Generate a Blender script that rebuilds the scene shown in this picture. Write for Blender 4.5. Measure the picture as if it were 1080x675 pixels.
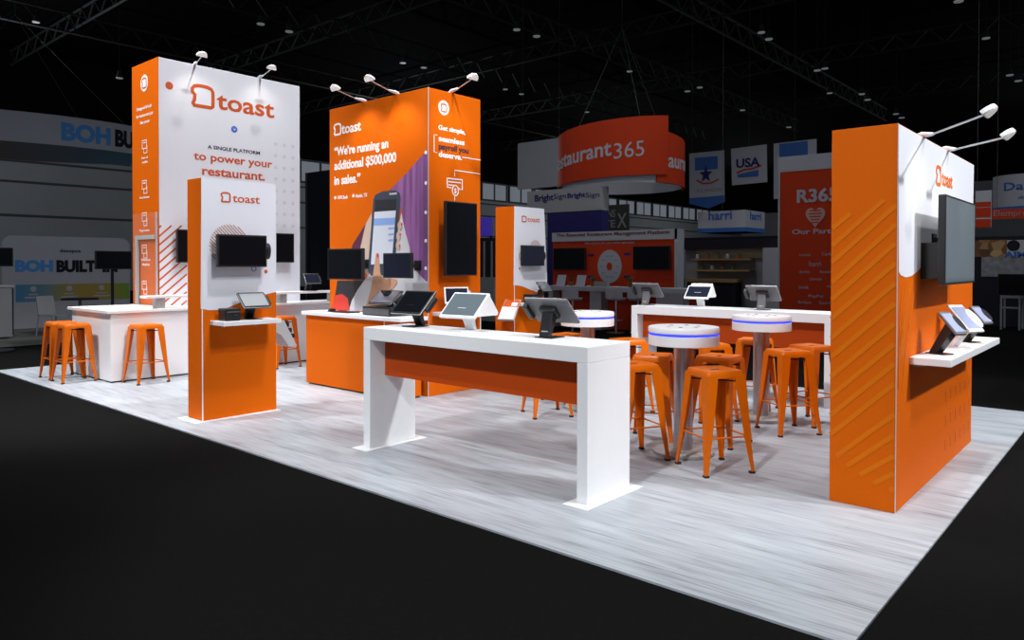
import bpy, bmesh, math, random
from mathutils import Vector, Matrix
for _o in list(bpy.data.objects):
    bpy.data.objects.remove(_o, do_unlink=True)
S = bpy.context.scene
C = S.collection
random.seed(7)
# ------------------------------------------------------------------ camera, world, lights, exposure
cam_d = bpy.data.cameras.new('camera')
cam = bpy.data.objects.new('camera', cam_d)
C.objects.link(cam)
cam_d.sensor_fit = 'HORIZONTAL'; cam_d.sensor_width = 36.0
cam_d.lens = 36.0 * 780.5775 / 1080.0
cam_d.shift_y = -(337.5 - 290.016) / 1080.0
cam_d.clip_end = 300
YAW, PITCH, ROLL = 0.7163208, -0.0141035, 0.0016661
fw = Vector((math.cos(YAW)*math.cos(PITCH), math.sin(YAW)*math.cos(PITCH), math.sin(PITCH)))
rt0 = Vector((math.sin(YAW), -math.cos(YAW), 0))
up0 = rt0.cross(fw)
rt = rt0*math.cos(ROLL) + up0*math.sin(ROLL)
up = up0*math.cos(ROLL) - rt0*math.sin(ROLL)
mw = Matrix((rt, up, -fw)).transposed().to_4x4()
mw.translation = (0, 0, 1.565)
cam.matrix_world = mw
S.camera = cam

W = bpy.data.worlds.new('World'); S.world = W; W.use_nodes = True
W.node_tree.nodes['Background'].inputs[0].default_value = (0.78, 0.88, 1.0, 1)
W.node_tree.nodes['Background'].inputs[1].default_value = 0.25

def aim(o, tgt):
    o.rotation_euler = (Vector(tgt) - o.location).to_track_quat('-Z', 'Y').to_euler()
def spot(name, loc, tgt, power, ang, blend=0.35, rad=0.25, col=(0.965, 0.985, 1.0)):
    l = bpy.data.lights.new(name, 'SPOT'); l.energy = power; l.spot_size = math.radians(ang)
    l.spot_blend = blend; l.shadow_soft_size = rad; l.color = col
    o = bpy.data.objects.new(name, l); C.objects.link(o); o.location = loc; aim(o, tgt); return o
# spots over the booth, from the aisles and above; several added to brighten single faces and floor ends
for p_, t_, e_, a_ in (((-2.4, 11.0, 11.5), (3.8, 11.0, .8), 6000, 46), ((-2.0, 7.0, 11.0), (5.0, 7.0, .8), 1900, 40), ((-4.4, 1.8, 9.6), (4.6, 2.3, .6), 4300, 38),
                       ((4.0, -5.0, 11.5), (4.6, 3.4, .6), 2200, 50), ((5.2, 2.6, 12.0), (5.0, 10.4, 1.6), 3000, 44), ((3.4, -2.8, 11.5), (3.9, 7.1, 1.0), 2300, 18),
                       ((7.6, -7.5, 9.6), (6.9, 1.6, .9), 5600, 30), ((2.5, 3.0, 10.5), (8.35, 7.3, 1.4), 4600, 18), ((6.4, 6.4, 12.4), (6.0, 6.4, 0), 1500, 76),
                       ((3.2, 11.2, 12.4), (3.9, 11.2, 0), 3000, 40), ((8.6, .8, 12.0), (8.8, 1.6, 0), 2200, 36), ((5.0, -1.5, 11.0), (4.6, 2.6, 0), 800, 40)):
    spot('booth_spot', p_, t_, e_, a_, .45, .28)
# dim lamps over the other stands
for p_, e_ in (((2.5, 11.0, 12.0), 300), ((13.0, 9.5, 11.5), 400), ((12.0, 13.0, 11.5), 330), ((20.0, 6.0, 11.5), 560), ((18.0, -1.5, 11.0), 600)):
    spot('hall_downlight', p_, (p_[0]+.01, p_[1], 0), e_, 150, .6, .5, (.92, .95, 1.0))
for p_, e_ in (((8.0, 35.0, 8.0), 600), ((30.0, 35.0, 8.0), 600), ((54.0, 35.0, 8.0), 600), ((80.0, 35.0, 8.0), 600), ((60, 4, 8), 500)):  # unseen fill points, added to brighten the far wall and roof trusses
    l_ = bpy.data.lights.new('far_hall_fill', 'POINT'); l_.energy = e_; l_.shadow_soft_size = .5; l_.color = (.92, .95, 1.0)
    o_ = bpy.data.objects.new('far_hall_fill', l_); C.objects.link(o_); o_.location = p_

S.view_settings.view_transform = 'Standard'
S.view_settings.look = 'None'
S.view_settings.gamma = 1.0
S.view_settings.use_curve_mapping = False
S.view_settings.exposure = 0.0

# ------------------------------------------------------------------ materials
def mat(name, col, rough=0.5, metal=0.0, noise=0.0, nscale=30.0, emit=None, estr=1.0, spec=None, coat=0.0, bump=0.0):
    m = bpy.data.materials.new(name); m.use_nodes = True
    nt = m.node_tree; b = nt.nodes['Principled BSDF']
    b.inputs['Base Color'].default_value = (*col, 1)
    b.inputs['Roughness'].default_value = rough
    b.inputs['Metallic'].default_value = metal
    if spec is not None: b.inputs['Specular IOR Level'].default_value = spec
    if coat: b.inputs['Coat Weight'].default_value = coat
    if emit:
        b.inputs['Emission Color'].default_value = (*emit, 1); b.inputs['Emission Strength'].default_value = estr
    if noise or bump:
        tc = nt.nodes.new('ShaderNodeTexCoord')
        n = nt.nodes.new('ShaderNodeTexNoise'); n.inputs['Scale'].default_value = nscale; n.inputs['Detail'].default_value = 4
        nt.links.new(tc.outputs['Object'], n.inputs['Vector'])
        if noise:
            mx = nt.nodes.new('ShaderNodeMix'); mx.data_type = 'RGBA'
            mx.inputs['A'].default_value = (*[c*(1-noise) for c in col], 1)
            mx.inputs['B'].default_value = (*[min(1, c*(1+noise)) for c in col], 1)
            nt.links.new(n.outputs['Fac'], mx.inputs['Factor'])
            nt.links.new(mx.outputs['Result'], b.inputs['Base Color'])
        if bump:
            bp = nt.nodes.new('ShaderNodeBump'); bp.inputs['Strength'].default_value = bump; bp.inputs['Distance'].default_value = .002
            nt.links.new(n.outputs['Fac'], bp.inputs['Height']); nt.links.new(bp.outputs['Normal'], b.inputs['Normal'])
    return m

ORANGE = mat('orange_fabric', (0.66, 0.116, 0.0015), 0.6, noise=.06, nscale=60, spec=.08)
ORANGE_L = mat('light_orange_print', (0.68, 0.155, 0.004), 0.55, spec=.08)
ORANGE_M = mat('mid_orange_print', (0.60, 0.10, 0.01), 0.55, spec=.3)
WHITEG = mat('white_print', (0.78, 0.79, 0.86), 0.55, noise=.015, nscale=40, spec=.3)
WHITE = mat('white_laminate', (0.80, 0.81, 0.83), 0.38, noise=.012, nscale=20)
WPRINT = mat('white_lettering', (0.86, 0.85, 0.84), 0.5)
NAVY = mat('navy_lettering', (0.02, 0.022, 0.05), 0.5)
BLUE = mat('blue_print', (0.05, 0.15, 0.62), 0.5)
RUST = mat('rust_lettering', (0.58, 0.085, 0.008), 0.5)
PALE_RUST = mat('pale_rust_print', (0.52, 0.24, 0.17), 0.5)
STOOLM = mat('orange_powder_coat', (0.68, 0.135, 0.002), 0.32, noise=.05, nscale=12, spec=.28)
BLACKP = mat('black_plastic', (0.012, 0.012, 0.014), 0.38, noise=.1)
SCREEN = mat('dark_screen_glass', (0.005, 0.006, 0.008), 0.14, spec=.07)
SCREEN_G = mat('grey_reflection_glass', (0.12, 0.15, 0.17), 0.10)  # grey base colour stands in for the hall reflected in dark glass
SCREEN_B = mat('dim_blue_screen', (0.014, 0.017, 0.032), 0.15, spec=.22)
SCREEN_W = mat('pale_reflection_glass', (0.36, 0.38, 0.40), 0.12)  # pale base colour imitates light reflected off the screen
LAVENDER = mat('lavender_screen', (0.34, 0.37, 0.55), 0.15)
GREYP = mat('grey_plastic', (0.115, 0.115, 0.125), 0.42, noise=.08)
LGREY = mat('light_grey_plastic', (0.45, 0.45, 0.46), 0.45, noise=.05)
SILVER = mat('silver_edge', (0.65, 0.65, 0.67), 0.3, metal=.6)
STEEL = mat('brushed_steel', (0.50, 0.48, 0.50), 0.30, metal=1.0, noise=.08, nscale=40)
BASEM = mat('grey_cast_base', (0.42, 0.41, 0.40), 0.45, metal=.3, noise=.15, nscale=25)
RUBBER = mat('black_rubber', (0.015, 0.014, 0.013), 0.7)
LED = mat('blue_led', (0.02, 0.03, 0.25), 0.4, emit=(0.05, 0.07, 1.0), estr=1.1, spec=.1)
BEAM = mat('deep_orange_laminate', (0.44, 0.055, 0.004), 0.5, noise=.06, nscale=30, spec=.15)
TRIMM = mat('aluminium_trim', (0.55, 0.55, 0.55), 0.4, metal=.3)
PAPER = mat('white_paper', (0.80, 0.80, 0.80), 0.6)
REDP = mat('red_plastic', (0.62, 0.05, 0.01), 0.4)
CREAM = mat('cream_white_disc', (0.8, 0.8, 0.8), 0.5)

def acrylic():
    m = bpy.data.materials.new('clear_acrylic'); m.use_nodes = True
    nt = m.node_tree; b = nt.nodes['Principled BSDF']
    b.inputs['Base Color'].default_value = (0.6, 0.6, 0.6, 1); b.inputs['Roughness'].default_value = 0.35
    b.inputs['Alpha'].default_value = 0.045; b.inputs['Specular IOR Level'].default_value = .1
    return m
ACRYLIC = acrylic()

def plank_mat():
    m = bpy.data.materials.new('pale_grey_planks'); m.use_nodes = True
    nt = m.node_tree; b = nt.nodes['Principled BSDF']; b.inputs['Roughness'].default_value = 0.42
    b.inputs['Specular IOR Level'].default_value = .35
    tc = nt.nodes.new('ShaderNodeTexCoord')
    def noise(sc, det, s3):
        mp = nt.nodes.new('ShaderNodeMapping'); mp.inputs['Scale'].default_value = s3
        n = nt.nodes.new('ShaderNodeTexNoise'); n.inputs['Scale'].default_value = sc; n.inputs['Detail'].default_value = det
        nt.links.new(tc.outputs['Object'], mp.inputs['Vector']); nt.links.new(mp.outputs['Vector'], n.inputs['Vector'])
        return n.outputs['Fac']
    fine = noise(1.0, 5, (60, 2.6, 1)); mid = noise(1.0, 3, (13, 1.3, 1)); big = noise(.55, 2, (1, 1, 1))
    br = nt.nodes.new('ShaderNodeTexBrick'); mp = nt.nodes.new('ShaderNodeMapping')
    mp.inputs['Rotation'].default_value = (0, 0, math.pi/2)
    br.inputs['Scale'].default_value = 1; br.inputs['Brick Width'].default_value = .92; br.inputs['Row Height'].default_value = .115
    br.inputs['Mortar Size'].default_value = .0015; br.inputs['Color1'].default_value = (.40, .40, .40, 1); br.inputs['Color2'].default_value = (.60, .60, .60, 1)
    br.inputs['Mortar'].default_value = (.3, .3, .3, 1)
    nt.links.new(tc.outputs['Object'], mp.inputs['Vector']); nt.links.new(mp.outputs['Vector'], br.inputs['Vector'])
    def math_(op, a, bb):
        n = nt.nodes.new('ShaderNodeMath'); n.operation = op
        for i, v in enumerate((a, bb)):
            if isinstance(v, (int, float)): n.inputs[i].default_value = v
            else: nt.links.new(v, n.inputs[i])
        return n.outputs[0]
    sep = nt.nodes.new('ShaderNodeSeparateColor'); nt.links.new(br.outputs['Color'], sep.inputs[0])
    s = math_('ADD', math_('MULTIPLY', fine, .42), math_('MULTIPLY', mid, .30))
    s = math_('ADD', s, math_('MULTIPLY', sep.outputs[0], .20))
    s = math_('ADD', s, math_('MULTIPLY', big, .08))
    cr = nt.nodes.new('ShaderNodeValToRGB'); nt.links.new(s, cr.inputs[0])
    e = cr.color_ramp.elements
    e[0].position = .36; e[0].color = (.185, .198, .222, 1)
    e[1].position = .60; e[1].color = (.455, .487, .52, 1)
    k = e.new(.48); k.color = (.365, .392, .43, 1)
    nt.links.new(cr.outputs[0], b.inputs['Base Color'])
    return m
PLANK = plank_mat()
CARPET = mat('black_carpet', (0.006, 0.006, 0.0061), 0.95, noise=.35, nscale=60, spec=.02)

# ------------------------------------------------------------------ mesh helpers
class MB:
    def __init__(s): s.bm = bmesh.new(); s.txt = []
    def _f(s, vs):
        try: return s.bm.faces.new(vs)
        except ValueError: return None
    def box(s, x0, x1, y0, y1, z0, z1, M=None):
        P = [Vector((x, y, z)) for z in (z0, z1) for x, y in ((x0, y0), (x1, y0), (x1, y1), (x0, y1))]
        if M is not None: P = [M @ p for p in P]
        v = [s.bm.verts.new(p) for p in P]
        for q in ((3, 2, 1, 0), (4, 5, 6, 7), (0, 1, 5, 4), (1, 2, 6, 5), (2, 3, 7, 6), (3, 0, 4, 7)): s._f([v[i] for i in q])
        return s
    def prism(s, pl, pts, d0, d1, M=None):
        def mk(a, b, d):
            p = Vector((d, a, b)) if pl == 'x' else Vector((a, d, b)) if pl == 'y' else Vector((a, b, d))
            return M @ p if M is not None else p
        A = [s.bm.verts.new(mk(a, b, d0)) for a, b in pts]; B = [s.bm.verts.new(mk(a, b, d1)) for a, b in pts]
        n = len(pts); s._f(A[::-1]); s._f(B)
        for i in range(n): s._f([A[i], A[(i+1) % n], B[(i+1) % n], B[i]])
        return s
    def stroke(s, pl, pts, w, d0, d1, closed=False, M=None):
        n = len(pts); L = []; R = []
        for i in range(n):
            if closed: a, b = pts[i-1], pts[(i+1) % n]
            else: a, b = pts[max(0, i-1)], pts[min(n-1, i+1)]
            dx, dy = b[0]-a[0], b[1]-a[1]; l = math.hypot(dx, dy) or 1
            nx, ny = -dy/l*w/2, dx/l*w/2
            L.append((pts[i][0]+nx, pts[i][1]+ny)); R.append((pts[i][0]-nx, pts[i][1]-ny))
        for i in range(n if closed else n-1):
            j = (i+1) % n
            s.prism(pl, [L[i], L[j], R[j], R[i]], d0, d1, M)
        return s
    def tube(s, pts, r, n=8):
        pts = [Vector(p) for p in pts]; rings = []
        for i, p in enumerate(pts):
            d = (pts[min(i+1, len(pts)-1)] - pts[max(i-1, 0)]).normalized()
            a = d.orthogonal().normalized(); b = d.cross(a)
            rr = r[i] if isinstance(r, (list, tuple)) else r
            rings.append([s.bm.verts.new(p + (a*math.cos(2*math.pi*k/n) + b*math.sin(2*math.pi*k/n))*rr) for k in range(n)])
        # keep rings aligned
        for A, B in zip(rings, rings[1:]):
            k0 = min(range(n), key=lambda k: (A[0].co-B[k].co).length)
            k1 = (k0+1) % n; sg = 1 if (A[1].co-B[k1].co).length <= (A[1].co-B[k0-1].co).length else -1
            BB = [B[(k0+sg*k) % n] for k in range(n)]
            for k in range(n): s._f([A[k], A[(k+1) % n], BB[(k+1) % n], BB[k]])
        s._f(rings[0][::-1]); s._f(rings[-1]); return s
    def lathe(s, prof, c=(0, 0, 0), n=40, a0=0, a1=2*math.pi):
        c = Vector(c); rings = []
        for r, z in prof:
            rings.append([s.bm.verts.new(c + Vector((r*math.cos(2*math.pi*k/n), r*math.sin(2*math.pi*k/n), z))) for k in range(n)])
        for A, B in zip(rings, rings[1:]):
            for k in range(n): s._f([A[k], A[(k+1) % n], B[(k+1) % n], B[k]])
        s._f(rings[0][::-1]); s._f(rings[-1]); return s
    def disc(s, pl, c, r, d0, d1, n=28, ry=None):
        ry = ry or r
        return s.prism(pl, [(c[0]+r*math.cos(2*math.pi*k/n), c[1]+ry*math.sin(2*math.pi*k/n)) for k in range(n)], d0, d1)
    def arc_band(s, c, r, a0, a1, z00, z01, z10, z11, th=.04, n=40, fl=None):
        # curved band: bottom z00->z10, top z01->z11
        cols = []
        for i in range(n+1):
            t = i/n; a = a0+(a1-a0)*t; q = []
            for rr in (r, r-th):
                for z in (z00+(z10-z00)*t, z01+(z11-z01)*t):
                    q.append(s.bm.verts.new(squash(c, rr, a, z, fl)))
            cols.append(q)
        for A, B in zip(cols, cols[1:]):
            for i, j in ((0, 1), (1, 3), (3, 2), (2, 0)): s._f([A[i], B[i], B[j], A[j]])
        if abs(a1-a0) < 6.28:
            s._f([cols[0][k] for k in (0, 1, 3, 2)]); s._f([cols[-1][k] for k in (2, 3, 1, 0)])
        return s
    def add_mesh(s, me, M):
        vs = [s.bm.verts.new(M @ v.co) for v in me.vertices]
        for p in me.polygons: s._f([vs[i] for i in p.vertices])
        return s
    def text(s, txt, P, R, U, N, w, h, d=.0025, bold=0.0, fit=True, align='L'):
        """flat letters on a surface: P baseline-left, cap height h, total width w, raised d along N"""
        me = text_mesh(txt, bold)
        xs = [v.co.x for v in me.vertices]; x0, x1 = min(xs), max(xs)
        sy = h/.70; sx = (w/(x1-x0)) if w else sy
        if align == 'C' and not w: P = Vector(P) - Vector(R)*((x1-x0)*sx/2)
        Mt = Matrix.Identity(4); R, U, N, P = map(Vector, (R, U, N, P))
        for i in range(3):
            Mt[i][0] = R[i]*sx; Mt[i][1] = U[i]*sy; Mt[i][2] = N[i]*d; Mt[i][3] = P[i] - R[i]*x0*sx
        s.txt.append((me, Mt)); return s
    def build(s, name, m, parent=None, bevel=0.0, smooth=False, seg=2):
        for me, Mt in s.txt:                       # each line of writing is a part of its own
            MB().add_mesh(me, Mt).build('lettering', m, parent)
        if not s.bm.verts: s.bm.free(); return None
        if name == 'lettering' and s.txt: name = 'printed_mark'
        if parent is not None:
            off = parent_loc(parent)
            for v in s.bm.verts: v.co -= off
        bmesh.ops.recalc_face_normals(s.bm, faces=s.bm.faces)
        me = bpy.data.meshes.new(name); s.bm.to_mesh(me); s.bm.free()
        me.materials.append(m)
        o = bpy.data.objects.new(name, me); C.objects.link(o)
        if smooth:
            for p in me.polygons: p.use_smooth = True
            md = o.modifiers.new('split', 'EDGE_SPLIT'); md.split_angle = math.radians(40)
        if bevel:
            md = o.modifiers.new('bevel', 'BEVEL'); md.width = bevel; md.segments = seg; md.limit_method = 'ANGLE'
        if parent is not None: o.parent = parent
        return o
def squash(c, r, a, z, fl):
    # point on a ring; fl = (direction, factor) flattens the ring into an oval
    x, y = r*math.cos(a), r*math.sin(a)
    if fl:
        (dx, dy), k = fl; t = (x*dx+y*dy)*(1-k); x -= t*dx; y -= t*dy
    return (c[0]+x, c[1]+y, z)
_tc = {}
def text_mesh(txt, bold):
    k = (txt, bold)
    if k in _tc: return _tc[k]
    cu = bpy.data.curves.new('lettering_curve', 'FONT'); cu.body = txt; cu.size = 1.0; cu.offset = bold
    cu.resolution_u = 3; cu.extrude = .5
    o = bpy.data.objects.new('lettering_curve', cu); C.objects.link(o)
    dg = bpy.context.evaluated_depsgraph_get()
    me = bpy.data.meshes.new_from_object(o.evaluated_get(dg))
    for v in me.vertices: v.co.z += .5
    bpy.data.objects.remove(o, do_unlink=True); bpy.data.curves.remove(cu)
    _tc[k] = me; return me
def parent_loc(p):
    v = Vector((0, 0, 0))
    while p is not None: v += p.location; p = p.parent
    return v
def tag(o, label=None, cat=None, group=None, kind=None):
    for k, v in (('label', label), ('category', cat), ('group', group), ('kind', kind)):
        if v: o[k] = v
    return o
def thing(name, label, cat, loc=(0, 0, 0), group=None):
    o = bpy.data.objects.new(name, None); C.objects.link(o); o.location = loc; o.empty_display_size = .1
    return tag(o, label, cat, group)
def copy_tree(o, parent=None):
    c = o.copy(); C.objects.link(c)
    if parent is not None: c.parent = parent
    for ch in [x for x in o.children]: copy_tree(ch, c)
    return c
def struct(o): return tag(o, kind='structure')
XR, XU, XN = (0, -1, 0), (0, 0, 1), (-1, 0, 0)       # writing on faces that look along -X
YR, YU, YN = (1, 0, 0), (0, 0, 1), (0, -1, 0)        # writing on faces that look along -Y
def wx(mb, c, txt, p, w, h, bold=0.0, d=.0025): return mb.text(txt, (c, p[0], p[1]), XR, XU, XN, w, h, d, bold)
def wy(mb, c, txt, p, w, h, bold=0.0, d=.0025): return mb.text(txt, (p[0], c, p[1]), YR, YU, YN, w, h, d, bold)
def bread(pl, c, sgn, p, w, h, line):
    """outline of a slice of bread; p = lower-left corner, sgn = direction of writing along the first axis"""
    q = [(.08, 0), (.5, 0), (.92, 0), (.99, .06), (1.0, .3), (1.0, .62), (.99, .80), (.91, .93), (.74, .99), (.5, 1.0), (.28, .99), (.10, .94),
         (.01, .82), (.02, .64), (.13, .53), (.11, .28), (.03, .08)]
    return [(p[0]+sgn*a*w, p[1]+b*h) for a, b in q]
# ------------------------------------------------------------------ the setting
def slab(name, m, x0, x1, y0, y1, z0, z1):
    return struct(MB().box(x0, x1, y0, y1, z0, z1).build(name, m))
slab('floor', CARPET, -14, 108, -14, 62, -.2, -.012)
slab('floor_booth', PLANK, 3.2, 9.56, .93, 12.82, -.012, 0)
GREYWALL = mat('grey_hall_wall', (0.30, 0.315, 0.33), 0.8, noise=.1, nscale=.6)
BLACKCEIL = mat('black_ceiling', (0.004, 0.004, 0.0045), 0.95, spec=.02)
TRUSSM = mat('dark_truss', (0.02, 0.02, 0.02), 0.7)
slab('wall_back', GREYWALL, -14, 108, 46, 46.3, -.012, 9.0)
slab('wall_right', GREYWALL, 104, 104.3, -14, 46, -.012, 9.0)
slab('ceiling', BLACKCEIL, -14, 108, -14, 62, 13.0, 13.2)
slab('wall_back_upper', BLACKCEIL, -14, 108, 46, 46.3, 9.0, 13.0)
slab('wall_right_upper', BLACKCEIL, 104, 104.3, -14, 46, 9.0, 13.0)
SEAMM = mat('dark_wall_seam', (0.06, 0.06, 0.065), 0.8)
for k, z in enumerate((4.1, 5.9, 7.0)):
    slab('trim_%d' % (k+1), SEAMM, -14, 108, 45.93, 46, z, z+.12)
WINM = mat('dim_daylight_window', (0.3, 0.32, 0.34), 0.4, emit=(0.75, 0.85, 1.0), estr=.10)
k = 0
x = 11.0
while x < 98:
    k += 1
    w_ = thing('window_%d' % k, None, None, (x, 45.9, 7.4)); struct(w_)
    MB().box(x+.15, x+3.35, 45.92, 45.99, 7.5, 8.9).build('pane', WINM, w_)
    f = MB()
    f.box(x, x+3.5, 45.86, 46, 7.36, 7.5).box(x, x+3.5, 45.86, 46, 8.9, 9.04)
    for i in range(3): f.box(x+i*1.675, x+i*1.675+.15, 45.86, 46, 7.5, 8.9)
    f.build('window_frame', SEAMM, w_)
    x += 3.75
# roof trusses, each a girder of two chords and a zigzag web
def truss(n, a, b, depth=.8, step=1.4, r=.06):
    a, b = Vector(a), Vector(b); d = (b-a); L = d.length; d.normalize(); dn = Vector((0, 0, -depth))
    m = MB(); m.tube([a, b], r, 5); m.tube([a+dn, b+dn], r, 5)
    q = int(L/step)
    for i in range(q):
        p = a+d*(i*L/q); p2 = a+d*((i+.5)*L/q); p3 = a+d*((i+1)*L/q)
        m.tube([p, p2+dn], r*.6, 4); m.tube([p2+dn, p3], r*.6, 4)
    struct(m.build('trim_%d' % n, TRUSSM))
n = 10
for y in (14, 20, 27, 35): truss(n, (-10, y, 12.2), (55, y, 12.2)); n += 1
for x in (12, 20, 29, 39, 50): truss(n, (x, -6, 12.6), (x, 45, 12.6), .7); n += 1

# ------------------------------------------------------------------ the booth's towers and kiosks
def panel_box(r, x0, x1, y0, y1, z1, m, z0=0.0, bevel=.004): return MB().box(x0, x1, y0, y1, z0, z1).build('body', m, r, bevel)

def dots(mb, pl, c, pts, r, d0, d1, n=14):
    for p in pts: mb.disc(pl, p, r, d0, d1, n)
    return mb

# --- big white tower with the narrow orange side
T1 = thing('display_tower', 'tall white display tower with orange slogan and narrow orange side, behind white bar counter', 'display tower', (4.736, 10.9, 0))
MB().box(4.736, 7.072, 10.9, 11.8, 0, 4.555).build('body', WHITEG, T1, .004)
MB().box(4.730, 4.736, 10.9, 11.8, 0, 4.555).build('side_panel', ORANGE, T1)
y_ = 10.9
m = MB()
m.stroke('y', bread('y', y_, 1, *((5.229, 3.946), 0.325, 0.304), 0), .052, y_-.004, y_, True)
wy(m, y_, 'toast', *((5.611, 3.954), 0.983, 0.26), .018, .004)
wy(m, y_, 'to power your', *((5.25, 3.136), 1.305, 0.121), .02, .004)
wy(m, y_, 'restaurant.', *((5.378, 2.917), 1.045, 0.134), .02, .004)
m.disc('y', (4.889, 4.169), .056, y_-.004, y_)
m.build('lettering', RUST, T1)
m = MB(); wy(m, y_, 'A SINGLE PLATFORM', *((5.465, 3.322), 0.87, 0.054), .02, .004); m.build('lettering', NAVY, T1)
m = MB().disc('y', (5.899, 3.672), .052, y_-.004, y_); b_ = m.build('badge', BLUE, T1)
m = MB(); wy(m, y_-.004, 'v', *((5.88, 3.655), 0.04, 0.041), .02, .002); m.build('lettering', WPRINT, b_)
m = MB()
for k in range(14):
    a, b = [((4.732, 2.092), (4.763, 2.121)), ((4.731, 1.964), (4.912, 2.127)), ((4.73, 1.837), (5.063, 2.133)), ((4.73, 1.709), (5.14, 2.071)), ((4.729, 1.581), (5.14, 1.94)), ((4.728, 1.454), (5.139, 1.808)), ((4.728, 1.326), (5.138, 1.677)), ((4.727, 1.198), (5.138, 1.545)), ((4.727, 1.07), (5.137, 1.414)), ((4.753, 0.965), (5.137, 1.283)), ((4.901, 0.959), (5.136, 1.151)), ((5.053, 0.952), (5.135, 1.02)), ((202.0186, 322), (202.0186, 322)), ((212.8326, 322), (212.8326, 322))][k]
    if a != b: m.stroke('y', [a, b], .024, y_-.003, y_)
m.build('stripe_graphic', ORANGE_M, T1)
m = MB()
FAINT = mat('faint_grey_print', (0.66, 0.67, 0.75), 0.55)
for i in range(3):
    for j in range(8): m.disc('y', (6.62+i*.16, 2.2+j*.19), .03, y_-.003, y_, 10)
m.build('dot_graphic', FAINT, T1)
x_ = 4.73
m = MB()
m.disc('x', (11.36, 4.249), .125, x_-.004, x_)
for t, q in (('Designed & built', ((11.635, 3.867), 0.519, 0.047)), ('for restaurants just', ((11.644, 3.758), 0.575, 0.047)), ('like yours', ((11.51, 3.655), 0.312, 0.044)),
             ('Point of', ((11.467, 3.13), 0.214, 0.031)), ('sale', ((11.451, 3.065), 0.197, 0.036)), ('Hardware', ((11.541, 2.54), 0.33, 0.035)), ('Payments', ((11.547, 2.048), 0.33, 0.036)),
             ('Kitchen', ((11.486, 1.613), 0.296, 0.032)), ('display', ((11.47, 1.542), 0.263, 0.035)), ('Payroll', ((11.51, 1.057), 0.265, 0.033))):
    wx(m, x_, t, *q, .012, .003)
m.build('lettering', WPRINT, T1)
for v in [(11.371, 3.312), (11.379, 2.714), (11.385, 2.234), (11.391, 1.754), (11.398, 1.216)]:
    yy, zz = v
    m = MB()
    m.stroke('x', [(yy+.075, zz+.09), (yy-.075, zz+.09), (yy-.075, zz-.03), (yy+.075, zz-.03)], .016, x_-.003, x_, True)
    m.stroke('x', [(yy+.02, zz-.03), (yy+.02, zz-.1), (yy-.09, zz-.1), (yy-.09, zz+.01)], .014, x_-.003, x_)
    m.stroke('x', [(yy+.045, zz+.055), (yy-.045, zz+.055)], .014, x_-.003, x_)
    m.build('icon', WPRINT, T1)
cx_, cz_ = (11.36, 4.249)
MB().stroke('x', bread('x', 0, -1, (cx_+.075, cz_-.07), .15, .14, 0), .02, x_-.007, x_-.004, True).build('bread_mark', RUST, T1)

# --- orange tower with the phone picture
T2 = thing('display_tower', 'tall orange display tower printed with a quote, a hand holding a phone and purple shirt', 'display tower', (5.934, 6.477, 0))
MB().box(5.934, 6.825, 6.477, 8.433, 0, 3.649).build('body', ORANGE, T2, .004)
x_ = 5.934
m = MB()
m.stroke('x', bread('x', 0, -1, *((8.327, 3.294), 0.143, 0.139), 0), .026, x_-.003, x_, True)
wx(m, x_, 'toast', *((8.163, 3.293), 0.411, 0.13), .02)
wx(m, x_, '\u201cWe\u2019re running an', *((8.326, 3.015), 1.122, 0.112), .028)
wx(m, x_, 'additional $500,000', *((8.326, 2.827), 1.274, 0.117), .028)
wx(m, x_, 'in sales.\u201d', *((8.327, 2.629), 0.564, 0.115), .028)
wx(m, x_, 'NWCheck', *((8.253, 2.43), 0.22, 0.048), .01)
wx(m, x_, 'Austin, TX', *((7.863, 2.43), 0.239, 0.049), .01)
for q in [(8.308, 2.455), (7.911, 2.458)]: m.disc('x', q, .022, x_-.003, x_, 12)
m.build('lettering', WPRINT, T2)
SHIRT = mat('purple_checked_print', (0.30, 0.11, 0.33), 0.55)
def check(mt, c2, sc):
    nt = mt.node_tree; b = nt.nodes['Principled BSDF']
    tc = nt.nodes.new('ShaderNodeTexCoord'); ck = nt.nodes.new('ShaderNodeTexChecker'); ck.inputs['Scale'].default_value = sc
    ck.inputs['Color1'].default_value = b.inputs['Base Color'].default_value; ck.inputs['Color2'].default_value = (*c2, 1)
    nt.links.new(tc.outputs['Object'], ck.inputs['Vector']); mp = nt.nodes.new('ShaderNodeMapping'); mp.inputs['Scale'].default_value = (3, 9, .8)
    ns = nt.nodes.new('ShaderNodeTexNoise'); ns.inputs['Scale'].default_value = 1; ns.inputs['Detail'].default_value = 2
    mx = nt.nodes.new('ShaderNodeMix'); mx.data_type = 'RGBA'; mx.blend_type = 'MULTIPLY'; mx.inputs['Factor'].default_value = .75
    nt.links.new(tc.outputs['Object'], mp.inputs['Vector']); nt.links.new(mp.outputs['Vector'], ns.inputs['Vector'])
    cr = nt.nodes.new('ShaderNodeValToRGB'); cr.color_ramp.elements[0].position = .38; cr.color_ramp.elements[1].position = .6
    cr.color_ramp.elements[0].color = (.35, .3, .4, 1)
    nt.links.new(ns.outputs['Fac'], cr.inputs[0]); nt.links.new(ck.outputs['Color'], mx.inputs['A']); nt.links.new(cr.outputs[0], mx.inputs['B'])
    nt.links.new(mx.outputs['Result'], b.inputs['Base Color'])
check(SHIRT, (0.36, 0.15, 0.39), 46)
SKIN = mat('skin_tone_print', (0.60, 0.32, 0.20), 0.55, noise=.12, nscale=8)
SKIN2 = mat('pale_skin_print', (0.62, 0.46, 0.38), 0.55, noise=.12, nscale=8)
MAROON = mat('maroon_print', (0.10, 0.02, 0.05), 0.55)
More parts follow.
